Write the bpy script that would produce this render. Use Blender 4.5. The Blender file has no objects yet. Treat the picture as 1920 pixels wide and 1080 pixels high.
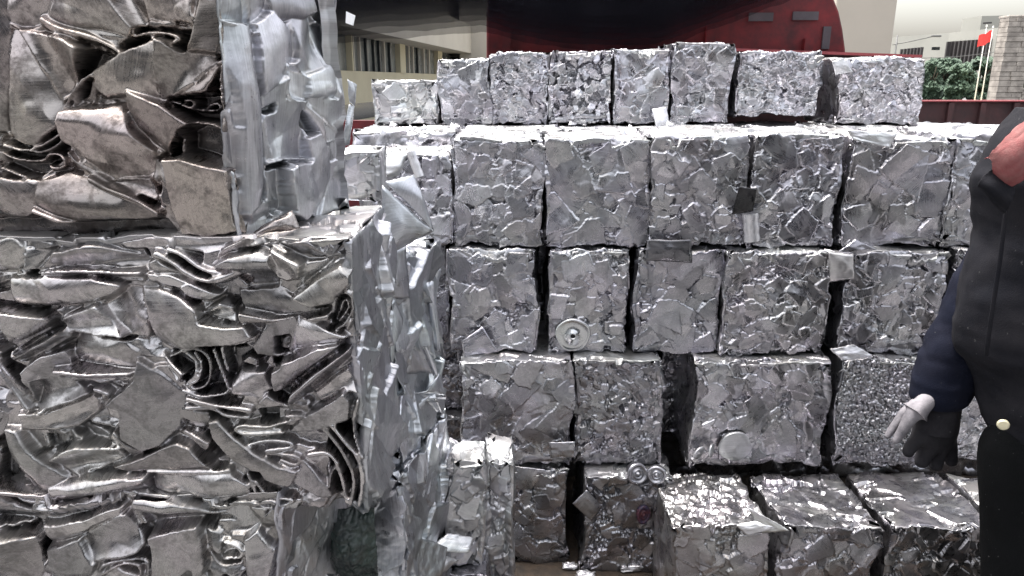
import bpy, bmesh, math, random
import numpy as np
from mathutils import Vector, Matrix
SC = bpy.context.scene
COL = SC.collection
# ------------------------------------------------------------------ camera, sky, sun, exposure
F = 1387.0                       # focal length in photo pixels (1920 wide)
EYE = 1.55
PITCH = math.atan(390 / F)
cam_d = bpy.data.cameras.new('camera'); cam_d.sensor_width = 36; cam_d.lens = 36 * F / 1920
cam_d.clip_start = 0.02; cam_d.clip_end = 2000
cam = bpy.data.objects.new('camera', cam_d); COL.objects.link(cam)
cam.location = (0, 0, EYE); cam.rotation_euler = (math.pi / 2 - PITCH, 0, 0)
SC.camera = cam
SUN_EL, SUN_AZ = math.radians(74), math.radians(-55)      # high, a little left and behind the stacks
w = bpy.data.worlds.new('World'); SC.world = w; w.use_nodes = True
nt = w.node_tree; nt.nodes.clear()
sky = nt.nodes.new('ShaderNodeTexSky'); sky.sky_type = 'NISHITA'; sky.sun_disc = False
sky.sun_elevation = SUN_EL; sky.sun_rotation = SUN_AZ
sky.air_density = 1.0; sky.dust_density = 6.0; sky.ozone_density = 0.6
hs = nt.nodes.new('ShaderNodeHueSaturation'); hs.inputs['Saturation'].default_value = 0.35; hs.inputs['Value'].default_value = 1.3
tm = nt.nodes.new('ShaderNodeMix'); tm.data_type = 'RGBA'; tm.blend_type = 'MULTIPLY'; tm.inputs[0].default_value = 1
tm.inputs[7].default_value = (1.0, 0.975, 0.92, 1)
bg = nt.nodes.new('ShaderNodeBackground'); bg.inputs[1].default_value = 0.15
wo = nt.nodes.new('ShaderNodeOutputWorld')
nt.links.new(sky.outputs[0], hs.inputs['Color']); nt.links.new(hs.outputs[0], tm.inputs[6])
nt.links.new(tm.outputs[2], bg.inputs[0]); nt.links.new(bg.outputs[0], wo.inputs[0])
sd = bpy.data.lights.new('sun', 'SUN'); sd.energy = 2.0; sd.angle = math.radians(14); sd.color = (1, 0.98, 0.96)
so = bpy.data.objects.new('sun', sd); COL.objects.link(so)
dv = Vector((math.sin(SUN_AZ) * math.cos(SUN_EL), math.cos(SUN_AZ) * math.cos(SUN_EL), math.sin(SUN_EL)))
so.rotation_euler = dv.to_track_quat('Z', 'Y').to_euler()
SC.view_settings.view_transform = 'Standard'; SC.view_settings.look = 'None'
SC.view_settings.exposure = 1.55; SC.view_settings.gamma = 1; SC.view_settings.use_curve_mapping = False

# ------------------------------------------------------------------ pixel -> world helpers
_cp, _sp = math.cos(PITCH), math.sin(PITCH)
def ray(px, py):
    cx, cy = (px - 960) / F, (540 - py) / F
    return Vector((cx, _cp + cy * _sp, -_sp + cy * _cp))
CAMP = Vector((0, 0, EYE))
def P(px, py, Y):
    d = ray(px, py); return CAMP + d * (Y / d.y)
def Pz(px, py, z):
    d = ray(px, py); return CAMP + d * ((z - EYE) / d.z)
def Zat(py, Y): return P(960, py, Y).z
def Xat(px, py, Y): return P(px, py, Y).x

# ------------------------------------------------------------------ tagging
def tag(o, label, cat=None, group=None, kind=None):
    if label: o['label'] = label
    if cat: o['category'] = cat
    if group: o['group'] = group
    if kind: o['kind'] = kind
    return o
def empty(name, loc=(0, 0, 0)):
    o = bpy.data.objects.new(name, None); COL.objects.link(o); o.location = loc; o.empty_display_size = .1
    return o
def link(name, me, mat, parent=None):
    o = bpy.data.objects.new(name, me); COL.objects.link(o)
    if mat:
        for m in (mat if isinstance(mat, (list, tuple)) else [mat]): me.materials.append(m)
    if parent is not None:
        o.parent = parent
        o.matrix_parent_inverse = Matrix.Translation(parent.location).inverted()
    return o

# ------------------------------------------------------------------ materials
def nodes(name):
    m = bpy.data.materials.new(name); m.use_nodes = True
    t = m.node_tree; t.nodes.clear()
    out = t.nodes.new('ShaderNodeOutputMaterial'); b = t.nodes.new('ShaderNodeBsdfPrincipled')
    t.links.new(b.outputs[0], out.inputs[0])
    return m, t, b
def N(t, kind, **kw):
    n = t.nodes.new(kind)
    for k, v in kw.items():
        if k.startswith('i_'):
            key = k[2:]; key = int(key) if key.isdigit() else key
            n.inputs[key].default_value = v
        else: setattr(n, k, v)
    return n
def math_n(t, op, a, b=None, clamp=False):
    n = t.nodes.new('ShaderNodeMath'); n.operation = op; n.use_clamp = clamp
    for i, s in enumerate((a, b)):
        if s is None: continue
        if hasattr(s, 'is_linked') or hasattr(s, 'links'): t.links.new(s, n.inputs[i])
        else: n.inputs[i].default_value = s
    return n.outputs[0]
def mixc(t, fac, a, b, blend='MIX'):
    n = t.nodes.new('ShaderNodeMix'); n.data_type = 'RGBA'; n.blend_type = blend
    for i, s in ((0, fac), (6, a), (7, b)):
        if hasattr(s, 'links'): t.links.new(s, n.inputs[i])
        else: n.inputs[i].default_value = s if not isinstance(s, tuple) or len(s) == 4 else (*s, 1)
    return n.outputs[2]
def ramp(t, src, lo, hi, a=0.0, b=1.0):
    n = t.nodes.new('ShaderNodeMapRange'); n.inputs[1].default_value = lo; n.inputs[2].default_value = hi
    n.inputs[3].default_value = a; n.inputs[4].default_value = b; t.links.new(src, n.inputs[0]); return n.outputs[0]

def scrap_metal(name, cool, warm, dirtcol, rough=0.32, dirt=0.45, mottle=0.5, brush=1.0, metallic=1.0):
    """crushed aluminium: per-plate tone from the 'tint' attribute, rolled grain turned per plate, stains"""
    m, t, b = nodes(name)
    at = N(t, 'ShaderNodeAttribute', attribute_name='tint'); sep = N(t, 'ShaderNodeSeparateColor')
    t.links.new(at.outputs['Color'], sep.inputs[0])
    R, G, B = sep.outputs[0], sep.outputs[1], sep.outputs[2]
    uv = N(t, 'ShaderNodeUVMap', uv_map='UVMap')
    rot = N(t, 'ShaderNodeVectorRotate', rotation_type='Z_AXIS'); t.links.new(uv.outputs[0], rot.inputs['Vector'])
    t.links.new(math_n(t, 'MULTIPLY', B, 6.2832), rot.inputs['Angle'])
    sc = N(t, 'ShaderNodeVectorMath', operation='MULTIPLY'); sc.inputs[1].default_value = (14, 420, 1)
    t.links.new(rot.outputs[0], sc.inputs[0])
    grain = N(t, 'ShaderNodeTexNoise', i_Scale=1.0, i_Detail=3.0, i_Roughness=0.6); t.links.new(sc.outputs[0], grain.inputs['Vector'])
    big = N(t, 'ShaderNodeTexNoise', i_Scale=22.0, i_Detail=6.0, i_Roughness=0.65, i_Distortion=0.8); t.links.new(uv.outputs[0], big.inputs['Vector'])
    fine = N(t, 'ShaderNodeTexNoise', i_Scale=140.0, i_Detail=5.0, i_Roughness=0.7, i_Distortion=0.4); t.links.new(uv.outputs[0], fine.inputs['Vector'])
    col = mixc(t, G, cool, warm)
    hn = N(t, 'ShaderNodeTexNoise', i_Scale=7.0, i_Detail=2.0); t.links.new(uv.outputs[0], hn.inputs['Vector'])
    col = mixc(t, 1.0, col, mixc(t, ramp(t, hn.outputs[0], .35, .65), (1.01, .98, 1.02, 1), (.98, 1.0, .98, 1)), 'MULTIPLY')
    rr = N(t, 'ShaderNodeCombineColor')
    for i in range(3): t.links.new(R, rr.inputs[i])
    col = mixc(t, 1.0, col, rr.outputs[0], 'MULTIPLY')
    gmul = ramp(t, grain.outputs[0], 0.3, 0.7, 1 - 0.22 * brush, 1.0)
    g3 = N(t, 'ShaderNodeCombineColor')
    for i in range(3): t.links.new(gmul, g3.inputs[i])
    col = mixc(t, 1.0, col, g3.outputs[0], 'MULTIPLY')
    spots = ramp(t, math_n(t, 'ADD', math_n(t, 'MULTIPLY', big.outputs[0], 0.6), math_n(t, 'MULTIPLY', fine.outputs[0], 0.4)), 0.47, 0.62)
    dfac = math_n(t, 'MULTIPLY', spots, dirt, True)
    col = mixc(t, dfac, col, dirtcol)
    t.links.new(col, b.inputs['Base Color'])
    b.inputs['Metallic'].default_value = metallic
    mf = math_n(t, 'SUBTRACT', metallic, math_n(t, 'MULTIPLY', dfac, 0.25)); t.links.new(mf, b.inputs['Metallic'])
    rg = math_n(t, 'ADD', ramp(t, big.outputs[0], 0.3, 0.7, rough - 0.08, rough + 0.12), math_n(t, 'MULTIPLY', dfac, 0.15), True)
    rg = math_n(t, 'ADD', rg, ramp(t, grain.outputs[0], 0.3, 0.7, -0.05, 0.07), True)
    t.links.new(rg, b.inputs['Roughness'])
    bp = N(t, 'ShaderNodeBump', i_Strength=0.5 * mottle, i_Distance=0.0012)
    hsum = math_n(t, 'ADD', math_n(t, 'MULTIPLY', fine.outputs[0], 0.8), math_n(t, 'MULTIPLY', grain.outputs[0], 0.35 * brush))
    t.links.new(hsum, bp.inputs['Height']); t.links.new(bp.outputs[0], b.inputs['Normal'])
    return m
def plain(name, col, rough=0.6, metallic=0.0, noise=0.15, scale=8.0, bump=0.0, coord='Object', spec=0.5, col2=None):
    m, t, b = nodes(name)
    tc = N(t, 'ShaderNodeTexCoord'); n = N(t, 'ShaderNodeTexNoise', i_Scale=scale, i_Detail=6.0, i_Roughness=0.65)
    t.links.new(tc.outputs[coord], n.inputs['Vector'])
    c2 = col2 or tuple(c * (1 - noise * 2.2) for c in col)
    c = mixc(t, ramp(t, n.outputs[0], 0.35, 0.68), (*col, 1), (*c2, 1))
    t.links.new(c, b.inputs['Base Color']); b.inputs['Roughness'].default_value = rough; b.inputs['Metallic'].default_value = metallic
    b.inputs['Specular IOR Level'].default_value = spec
    if bump:
        bp = N(t, 'ShaderNodeBump', i_Strength=bump, i_Distance=0.01); t.links.new(n.outputs[0], bp.inputs['Height']); t.links.new(bp.outputs[0], b.inputs['Normal'])
    return m
M = {}
M['alu'] = scrap_metal('crushed_aluminium', (0.55, 0.555, 0.61, 1), (0.575, 0.555, 0.56, 1), (0.10, 0.10, 0.10, 1), rough=0.27, dirt=0.34, mottle=.15, metallic=.97)
M['alu_bright'] = scrap_metal('bright_sheet_and_lit_tops', (0.62, 0.64, 0.67, 1), (0.65, 0.62, 0.60, 1), (0.18, 0.18, 0.19, 1), rough=0.34, dirt=0.22, mottle=.15, metallic=.8)
M['alu_brown'] = scrap_metal('stained_aluminium_plate', (0.48, 0.465, 0.465, 1), (0.50, 0.445, 0.415, 1), (0.055, 0.045, 0.042, 1), rough=0.25, dirt=0.75, mottle=0.2, metallic=1.0)
M['alu_grey'] = scrap_metal('dull_aluminium_strip', (0.56, 0.56, 0.58, 1), (0.56, 0.53, 0.52, 1), (0.07, 0.065, 0.06, 1), rough=0.25, dirt=0.62, mottle=0.2, metallic=1.0)
M['alu_side'] = scrap_metal('pressed_aluminium_side', (0.63, 0.67, 0.715, 1), (0.65, 0.65, 0.68, 1), (0.14, 0.15, 0.16, 1), rough=0.33, dirt=0.25, brush=1.4, mottle=.4, metallic=.97)

# ------------------------------------------------------------------ noise
def _h(ix, iy, s):
    a = (ix.astype(np.int64) * 374761393 + iy.astype(np.int64) * 668265263 + s * 2246822519) & 0xffffffff
    a = ((a ^ (a >> 13)) * 1274126177) & 0xffffffff
    a = (a ^ (a >> 16)) & 0xffff
    return a / 65535.0
def vn(x, y, s=0):
    ix, iy = np.floor(x), np.floor(y); fx, fy = x - ix, y - iy
    ux, uy = fx * fx * fx * (fx * (fx * 6 - 15) + 10), fy * fy * fy * (fy * (fy * 6 - 15) + 10)
    a, b_, c, d = _h(ix, iy, s), _h(ix + 1, iy, s), _h(ix, iy + 1, s), _h(ix + 1, iy + 1, s)
    return (a * (1 - ux) + b_ * ux) * (1 - uy) + (c * (1 - ux) + d * ux) * uy
def fbm(x, y, s=0, o=4, g=0.5):
    r = 0; amp = 1; tot = 0
    for i in range(o):
        r = r + amp * vn(x * 2 ** i, y * 2 ** i, s + i * 17); tot += amp; amp *= g
    return r / tot
def billow(x, y, s=0, o=4, g=0.55):
    r = 0; amp = 1; tot = 0
    for i in range(o):
        r = r + amp * (1 - np.abs(2 * vn(x * 2 ** i + 3.1 * i, y * 2 ** i, s + i * 17) - 1) * 1.0); tot += amp; amp *= g
    return r / tot

# ------------------------------------------------------------------ crushed surface panels
STY = {  # long side range (m), aspect range, angle (centre, spread), z range, tilt, lip radius, coverage, base depth, crumple amp, crumple scale
 'plates':  dict(s=(.030, .105), asp=(.4, 1), ang=(0, 3.15), z=(-.011, .001), tilt=.12, R=.0045, cov=2.9, base=-.014, ca=.014, cs=55),
 'slab':    dict(s=(.05, .15), asp=(.5, 1), ang=(0, 3.15), z=(-.009, .001), tilt=.09, R=.0045, cov=2.7, base=-.012, ca=.012, cs=40),
 'chips':   dict(s=(.022, .055), asp=(.35, .9), ang=(0, 3.15), z=(-.014, .001), tilt=.3, R=.004, cov=2.8, base=-.020, ca=.010, cs=60),
 'chunks':  dict(s=(.022, .05), asp=(.4, .9), ang=(1.3, .8), z=(-.016, .002), tilt=.35, R=.007, cov=1.15, base=-.03, ca=.012, cs=60),
 'crumple': dict(s=(.04, .11), asp=(.25, .8), ang=(.3, .9), z=(-.016, .0), tilt=.3, R=.009, cov=1.1, base=-.004, ca=.030, cs=26),
 'mixed':   dict(s=(.03, .10), asp=(.3, .9), ang=(1.5, 1.2), z=(-.013, .001), tilt=.18, R=.005, cov=1.9, base=-.008, ca=.022, cs=42),
 'swarf':   dict(s=(.008, .020), asp=(.3, .8), ang=(0, 3.15), z=(-.008, .0), tilt=.5, R=.003, cov=1.6, base=-.008, ca=.012, cs=200),
 'lam_v':   dict(s=(.08, .30), asp=(.06, .16), ang=(1.57, .07), z=(-.012, .002), tilt=.12, R=.004, cov=2.6, base=-.016, ca=.01, cs=60),
 'lam_h':   dict(s=(.05, .20), asp=(.06, .22), ang=(0, .12), z=(-.012, .003), tilt=.12, R=.003, cov=2.4, base=-.014, ca=.01, cs=60),
 'straw':   dict(s=(.03, .07), asp=(.12, .25), ang=(0, 3.15), z=(-.012, .001), tilt=.3, R=.004, cov=2.2, base=-.014, ca=.01, cs=80),
 'top':     dict(s=(.05, .14), asp=(.2, .8), ang=(0, .5), z=(-.010, .004), tilt=.10, R=.004, cov=2.0, base=-.012, ca=.014, cs=45),
 'folds':   dict(s=(.05, .17), asp=(.18, .5), ang=(.1, .8), z=(-.022, -.002), tilt=.45, R=.003, cov=2.0, base=-.020, ca=.034, cs=13),
 'sheets':  dict(s=(.10, .36), asp=(.05, .13), ang=(1.57, .09), z=(-.022, .006), tilt=.55, R=.0022, cov=3.0, base=-.022, ca=.012, cs=60),
 'back':    dict(s=(.08, .2), asp=(.5, 1), ang=(0, 3.15), z=(-.01, .0), tilt=.1, R=.005, cov=1.0, base=-.012, ca=.014, cs=40),
}
class Panel:
    def __init__(s, w_, h_, res, seed, style, warm=.3, bright=1.0):
        s.w, s.h, s.seed = w_, h_, seed
        s.nx, s.ny = max(6, int(w_ / res) + 1), max(6, int(h_ / res) + 1)
        s.X, s.Y = np.meshgrid(np.linspace(0, w_, s.nx), np.linspace(0, h_, s.ny))
        s.dx, s.dy = w_ / (s.nx - 1), h_ / (s.ny - 1)
        s.soft = 0; s.rng = random.Random(seed); st = STY[style]; s.st = st; s.warm, s.bright = warm, bright
        k = st['cs']
        wa = .004 if style.startswith('lam') or style == 'sheets' else .02
        wx = s.X + wa * (fbm(s.X * 18, s.Y * 18, seed + 5, 3) - .5); wy = s.Y + wa * (fbm(s.X * 18, s.Y * 18, seed + 9, 3) - .5)
        if style in ('lam_v', 'sheets'): wx, wy = wx * 2.0, wy * .22
        if style in ('lam_h',): wx, wy = wx * .22, wy * 2.0
        s.H = st['base'] - st['ca'] * .5 + st['ca'] * (billow(wx * k, wy * k, seed, 4) - .55) * 1.5
        s.T = np.zeros((s.ny, s.nx, 3)); s.T[..., 0] = .8 * bright; s.T[..., 1] = warm; s.T[..., 2] = .25 if style in ('lam_v', 'sheets') else .0
        q = .0022 if style != 'swarf' else .001
        s.WX = s.X + q * 2 * (fbm(s.X * 70, s.Y * 70, seed + 21, 3) - .5) * 2
        s.WY = s.Y + q * 2 * (fbm(s.X * 70, s.Y * 70, seed + 33, 3) - .5) * 2
        s.PX = s.X + .005 * (fbm(s.X * 30, s.Y * 30, seed + 22, 2) - .5); s.PY = s.Y + .005 * (fbm(s.X * 30, s.Y * 30, seed + 34, 2) - .5)
        s.LOW = (fbm(s.X * 16, s.Y * 16, seed + 41, 3) - .5)
    def win(s, x0, x1, y0, y1):
        a, b = int(max(0, math.floor(x0 / s.dx))), int(min(s.nx, math.ceil(x1 / s.dx) + 1))
        c, d = int(max(0, math.floor(y0 / s.dy))), int(min(s.ny, math.ceil(y1 / s.dy) + 1))
        return slice(c, d), slice(a, b)
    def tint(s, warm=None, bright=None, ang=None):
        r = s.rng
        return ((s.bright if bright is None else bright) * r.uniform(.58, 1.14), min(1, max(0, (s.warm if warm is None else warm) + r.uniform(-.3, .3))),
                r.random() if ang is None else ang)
    def lip(s, d, R):
        q = 1 - np.minimum(d / R, 1.0); return R * (1 - np.sqrt(np.maximum(0, 1 - q * q)))
    def scatter(s):
        st, r = s.st, s.rng; area = s.w * s.h; done = 0; L = []
        while done < area * st['cov'] and len(L) < 2600:
            a = r.uniform(*st['s']) * .5; asp = r.uniform(*st['asp']); L.append((a, a * asp)); done += math.pi * a * a * asp * .8
        L.sort(key=lambda q: -q[0] - r.uniform(0, .02))
        for a, b in L:
            cx, cy = r.uniform(-.005, s.w + .005), r.uniform(-.005, s.h + .005)
            th = st['ang'][0] + r.uniform(-1, 1) * st['ang'][1]
            sl = s.win(cx - a * 1.3, cx + a * 1.3, cy - a * 1.3, cy + a * 1.3)
            x, y = s.WX[sl] - cx, s.WY[sl] - cy
            if x.size == 0: continue
            ct, sn = math.cos(th), math.sin(th); u, v = x * ct + y * sn, -x * sn + y * ct
            k = r.choice((4, 4, 5, 5, 6)); d = None; ph = r.uniform(0, 6.28)
            for i in range(k):
                an = ph + 6.2832 * i / k + r.uniform(-.35, .35); nx_, ny_ = math.cos(an), math.sin(an)
                rad = math.hypot(a * nx_, b * ny_) * r.uniform(.72, 1.0)
                di = rad - (u * nx_ + v * ny_); d = di if d is None else np.minimum(d, di)
            z = r.uniform(*st['z']) + (u * r.uniform(-1, 1) + v * r.uniform(-1, 1)) * st['tilt'] * (.6 if r.random() < .6 else 1.6)
            z = z + (u * u - v * v) * r.uniform(-1, 1) * st['tilt'] * 4
            for q in range(r.choice((0, 1, 1, 2))):       # creases
                an = r.uniform(0, 6.28); off = r.uniform(-.5, .5) * b
                z = z - np.abs(u * math.cos(an) + v * math.sin(an) - off) * r.uniform(-.12, .16)
            z = z + s.LOW[sl] * .003
            R = st['R'] * r.uniform(.3, .9)
            z = z - s.lip(np.maximum(d, 0), R)
            if r.random() < .5:                           # a turned-up rim on one side
                z = z + .0035 * np.exp(-(np.maximum(d, 0) / .0022) ** 2) * (u * math.cos(ph) + v * math.sin(ph) > 0)
            z = np.where(z > .001, .001 + (z - .001) * .3, z)
            mk = (d > 0) & (z > s.H[sl])
            s.H[sl] = np.where(mk, z, s.H[sl]); s.T[sl][mk] = s.tint(ang=None if st['ang'][1] > .3 else th / 6.2832)
        return s
    def sdf(s, pts, sl):
        x, y = s.PX[sl], s.PY[sl]; ins = np.zeros(x.shape, bool); d = np.full(x.shape, 1e9); n = len(pts)
        for i in range(n):
            (ax, ay), (bx, by) = pts[i], pts[(i + 1) % n]
            ex, ey = bx - ax, by - ay; q = np.clip(((x - ax) * ex + (y - ay) * ey) / max(1e-12, ex * ex + ey * ey), 0, 1)
            d = np.minimum(d, np.hypot(x - ax - q * ex, y - ay - q * ey))
            c = ((ay > y) != (by > y))
            with np.errstate(divide='ignore', invalid='ignore'):
                xi = ax + (y - ay) * ex / (ey if abs(ey) > 1e-12 else 1e-12)
            ins ^= c & (x < xi)
        return ins, d
    def poly(s, pts, z=None, tilt=None, R=None, bend=None, warm=None, bright=None, ang=None, hole=False, mx=False):
        r = s.rng; xs, ys = [p[0] for p in pts], [p[1] for p in pts]
        sl = s.win(min(xs) - .006, max(xs) + .006, min(ys) - .006, max(ys) + .006)
        if s.X[sl].size == 0: return s
        ins, d = s.sdf(pts, sl); cx, cy = sum(xs) / len(xs), sum(ys) / len(ys)
        u, v = s.X[sl] - cx, s.Y[sl] - cy
        if hole:
            z = -.07 if z is None else z
            s.H[sl] = np.where(ins, z + .01 * s.LOW[sl], s.H[sl]); s.T[sl][ins] = (.35, .3, .2); return s  # hollows tinted dark, their shade put into the colour
        size = max(max(xs) - min(xs), max(ys) - min(ys))
        if z is None: z = r.uniform(-.014, .006)
        if tilt is None: q = min(.35, .02 / max(size, .02)); an = r.uniform(0, 6.28); tilt = (math.cos(an) * q, math.sin(an) * q)
        R = .0028 if R is None else max(.002, R * .28)
        if bend is None: bend = r.uniform(.5, 1.2)
        pa = np.array([(p_[0] * (1 - k_) + q_[0] * k_ - cx, p_[1] * (1 - k_) + q_[1] * k_ - cy) for p_, q_ in zip(pts, pts[1:] + pts[:1]) for k_ in (0, .25, .5, .75)])
        ev, vec = np.linalg.eigh(pa.T @ pa); sx, sy = vec[:, 0]; lx, ly = vec[:, 1]
        if sy < 0: sx, sy = -sx, -sy
        qs = pa @ vec[:, 0] * (1 if (vec[:, 0] @ np.array([sx, sy])) > 0 else -1); s0, s1 = qs.min(), qs.max(); sw = max(.004, (s1 - s0) / 2); sc_ = (s0 + s1) / 2
        ll = max(.006, np.abs(pa @ vec[:, 1]).max())
        wob = .25 * (fbm(s.X[sl] * 9, s.Y[sl] * 9, s.seed + 51, 2) - .5) * 2
        q = (u * sx + v * sy - sc_) / sw + wob; p = (u * lx + v * ly) / ll; amp = bend * min(.024, sw * .62); typ = r.random()
        zz = z + u * tilt[0] + v * tilt[1]
        if typ < .45: zz = zz + amp * (np.sqrt(np.maximum(.02, 1 - .8 * np.clip(q - .25, -1.1, 1.1) ** 2)) - .75)
        elif typ < .72: zz = zz + amp * .8 * (np.clip(q, -1.3, 1.3) ** 2 - .6)
        else: zz = zz + amp * .7 * np.sin(2.6 * q + r.uniform(-.8, .8) + .5 * p)
        zz = zz - amp * .25 * p * p + (fbm(s.X[sl] * 22, s.Y[sl] * 22, s.seed + 61, 2) - .5) * .007
        for _ in range(r.choice((1, 2, 2))):              # a few straight creases
            an = r.uniform(0, 3.14); off = r.uniform(-.5, .5) * sw; zz = zz - np.abs(u * math.cos(an) + v * math.sin(an) - off) * r.uniform(-.16, .2)
        zz = zz - s.lip(d, R) + .0012 * np.exp(-(d / .0016) ** 2)
        mk = ins & (zz > s.H[sl]) if mx else ins
        s.H[sl] = np.where(mk, zz, s.H[sl]); s.T[sl][mk] = s.tint(warm, bright, ang)
        return s
    def ridge(s, pts, rad=.004, z=.0, warm=None, bright=None, flat=False):
        # a rolled lip or sheet edge following a smoothed line
        P_ = smooth_line(pts); xs, ys = [p[0] for p in P_], [p[1] for p in P_]
        sl = s.win(min(xs) - rad * 2, max(xs) + rad * 2, min(ys) - rad * 2, max(ys) + rad * 2)
        x, y = s.X[sl], s.Y[sl]
        if x.size == 0: return s
        rad = rad * (.45 + .75 * fbm(x * 30, y * 30, s.seed + 71, 2)); d = np.full(x.shape, 1e9)
        for (ax, ay), (bx, by) in zip(P_[:-1], P_[1:]):
            ex, ey = bx - ax, by - ay; q = np.clip(((x - ax) * ex + (y - ay) * ey) / max(1e-12, ex * ex + ey * ey), 0, 1)
            d = np.minimum(d, np.hypot(x - ax - q * ex, y - ay - q * ey))
        mk = d < rad; zz = z + np.sqrt(np.maximum(0, rad * rad - d * d)) * 1.3 - rad
        mk &= zz > s.H[sl]
        s.H[sl] = np.where(mk, zz, s.H[sl]); s.T[sl][mk] = s.tint(warm, bright if bright else s.bright * 1.15)
        return s
def smooth_line(pts, it=2):
    p = list(pts)
    for _ in range(it):
        q = [p[0]]
        for a, b in zip(p[:-1], p[1:]):
            q += [(a[0] * .75 + b[0] * .25, a[1] * .75 + b[1] * .25), (a[0] * .25 + b[0] * .75, a[1] * .25 + b[1] * .75)]
        q.append(p[-1]); p = q
    return p

class MeshAcc:
    def __init__(s): s.v, s.f, s.t, s.u, s.n = [], [], [], [], 0
    def grid(s, pos, tint, uv):
        ny, nx, _ = pos.shape; idx = np.arange(nx * ny).reshape(ny, nx) + s.n
        s.f.append(np.stack([idx[:-1, :-1], idx[:-1, 1:], idx[1:, 1:], idx[1:, :-1]], -1).reshape(-1, 4))
        s.v.append(pos.reshape(-1, 3)); s.t.append(tint.reshape(-1, 3)); s.u.append(uv.reshape(-1, 2)); s.n += nx * ny
    def mesh(s, name, origin):
        v = np.concatenate(s.v) - np.array(origin); f = np.concatenate(s.f); me = bpy.data.meshes.new(name)
        me.vertices.add(len(v)); me.vertices.foreach_set('co', v.astype(np.float32).ravel())
        me.loops.add(f.size); me.loops.foreach_set('vertex_index', f.astype(np.int32).ravel())
        me.polygons.add(len(f)); me.polygons.foreach_set('loop_start', np.arange(0, f.size, 4, dtype=np.int32))
        me.polygons.foreach_set('use_smooth', np.ones(len(f), bool))
        me.update(calc_edges=True)
        a = me.color_attributes.new('tint', 'FLOAT_COLOR', 'POINT'); t = np.concatenate(s.t)
        a.data.foreach_set('color', np.concatenate([t, np.ones((len(t), 1))], 1).astype(np.float32).ravel())
        uvl = me.uv_layers.new(name='UVMap'); uu = np.concatenate(s.u)[f.ravel()]
        uvl.data.foreach_set('uv', uu.astype(np.float32).ravel())
        me.validate(); return me

def lay_panel(acc, pan, c00, c10, c11, c01, ragged=.012, skirt=.022, warpn=.004):
    """lay a panel over the quad c00 c10 c11 c01 (seen from outside, anticlockwise) and turn its rim inwards"""
    c00, c10, c11, c01 = (np.array(c, float) for c in (c00, c10, c11, c01))
    n = np.cross(c10 - c00, c01 - c00); n /= np.linalg.norm(n)
    ux = (c10 - c00) / np.linalg.norm(c10 - c00); uy = np.cross(n, ux)
    X, Y = pan.X / pan.w, pan.Y / pan.h; r = pan.rng; sd_ = pan.seed
    base = (c00 * ((1 - X) * (1 - Y))[..., None] + c10 * (X * (1 - Y))[..., None] + c11 * (X * Y)[..., None] + c01 * ((1 - X) * Y)[..., None])
    # ragged outline: push the border in and out in chunky steps
    def chunk(t, s_): return (vn(t * 22, t * 0 + .5, s_) - .5) * 1.2 + (vn(t * 60, t * 0 + .5, s_ + 3) - .5) * .8 + (np.floor(vn(t * 14, t * 0, s_ + 8) * 4) / 4 - .4) * .8
    fall = .013
    dl, dr_, db, dt = pan.X, pan.w - pan.X, pan.Y, pan.h - pan.Y
    ox = -chunk(pan.Y, sd_ + 1) * np.exp(-dl / fall) + chunk(pan.Y, sd_ + 2) * np.exp(-dr_ / fall)
    oy = -chunk(pan.X, sd_ + 3) * np.exp(-db / fall) + chunk(pan.X, sd_ + 4) * np.exp(-dt / fall)
    Hs = pan.H.copy()
    for _ in range(pan.soft):       # a sheet edge is never a perfect cliff: ease the steepest steps
        E_ = np.pad(Hs, 1, mode='edge'); B_ = (E_[:-2, 1:-1] + E_[2:, 1:-1] + E_[1:-1, :-2] + E_[1:-1, 2:] + 2 * Hs) / 6; st_ = np.clip(np.abs(B_ - Hs) / .0012, 0, 1); Hs = Hs * (1 - st_) + B_ * st_
    H = Hs + (fbm(pan.X * 5, pan.Y * 5, sd_ + 77, 2) - .5) * warpn * 4
    # rim sinks a little so neighbouring faces meet in a crushed corner
    rim = np.minimum(np.minimum(dl, dr_), np.minimum(db, dt))
    H = H - .0025 * np.exp(-rim / .004)
    pos = base + n * H[..., None] + ux * (ox * ragged)[..., None] + uy * (oy * ragged)[..., None]
    # skirt
    ny, nx = pan.H.shape
    big = np.zeros((ny + 2, nx + 2, 3)); big[1:-1, 1:-1] = pos
    T = np.zeros((ny + 2, nx + 2, 3)); T[1:-1, 1:-1] = pan.T
    U = np.zeros((ny + 2, nx + 2, 2)); U[1:-1, 1:-1, 0] = pan.X + (sd_ % 37) * .7; U[1:-1, 1:-1, 1] = pan.Y + (sd_ % 23) * .9
    for A in (big, T, U):
        A[0, 1:-1] = A[1, 1:-1]; A[-1, 1:-1] = A[-2, 1:-1]; A[:, 0] = A[:, 1]; A[:, -1] = A[:, -2]
    off = -n * skirt
    ins = skirt * 1.1
    big[0] += off + uy * ins; big[-1] += off - uy * ins; big[1:-1, 0] += off + ux * ins; big[1:-1, -1] += off - ux * ins
    acc.grid(big, T, U)
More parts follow.
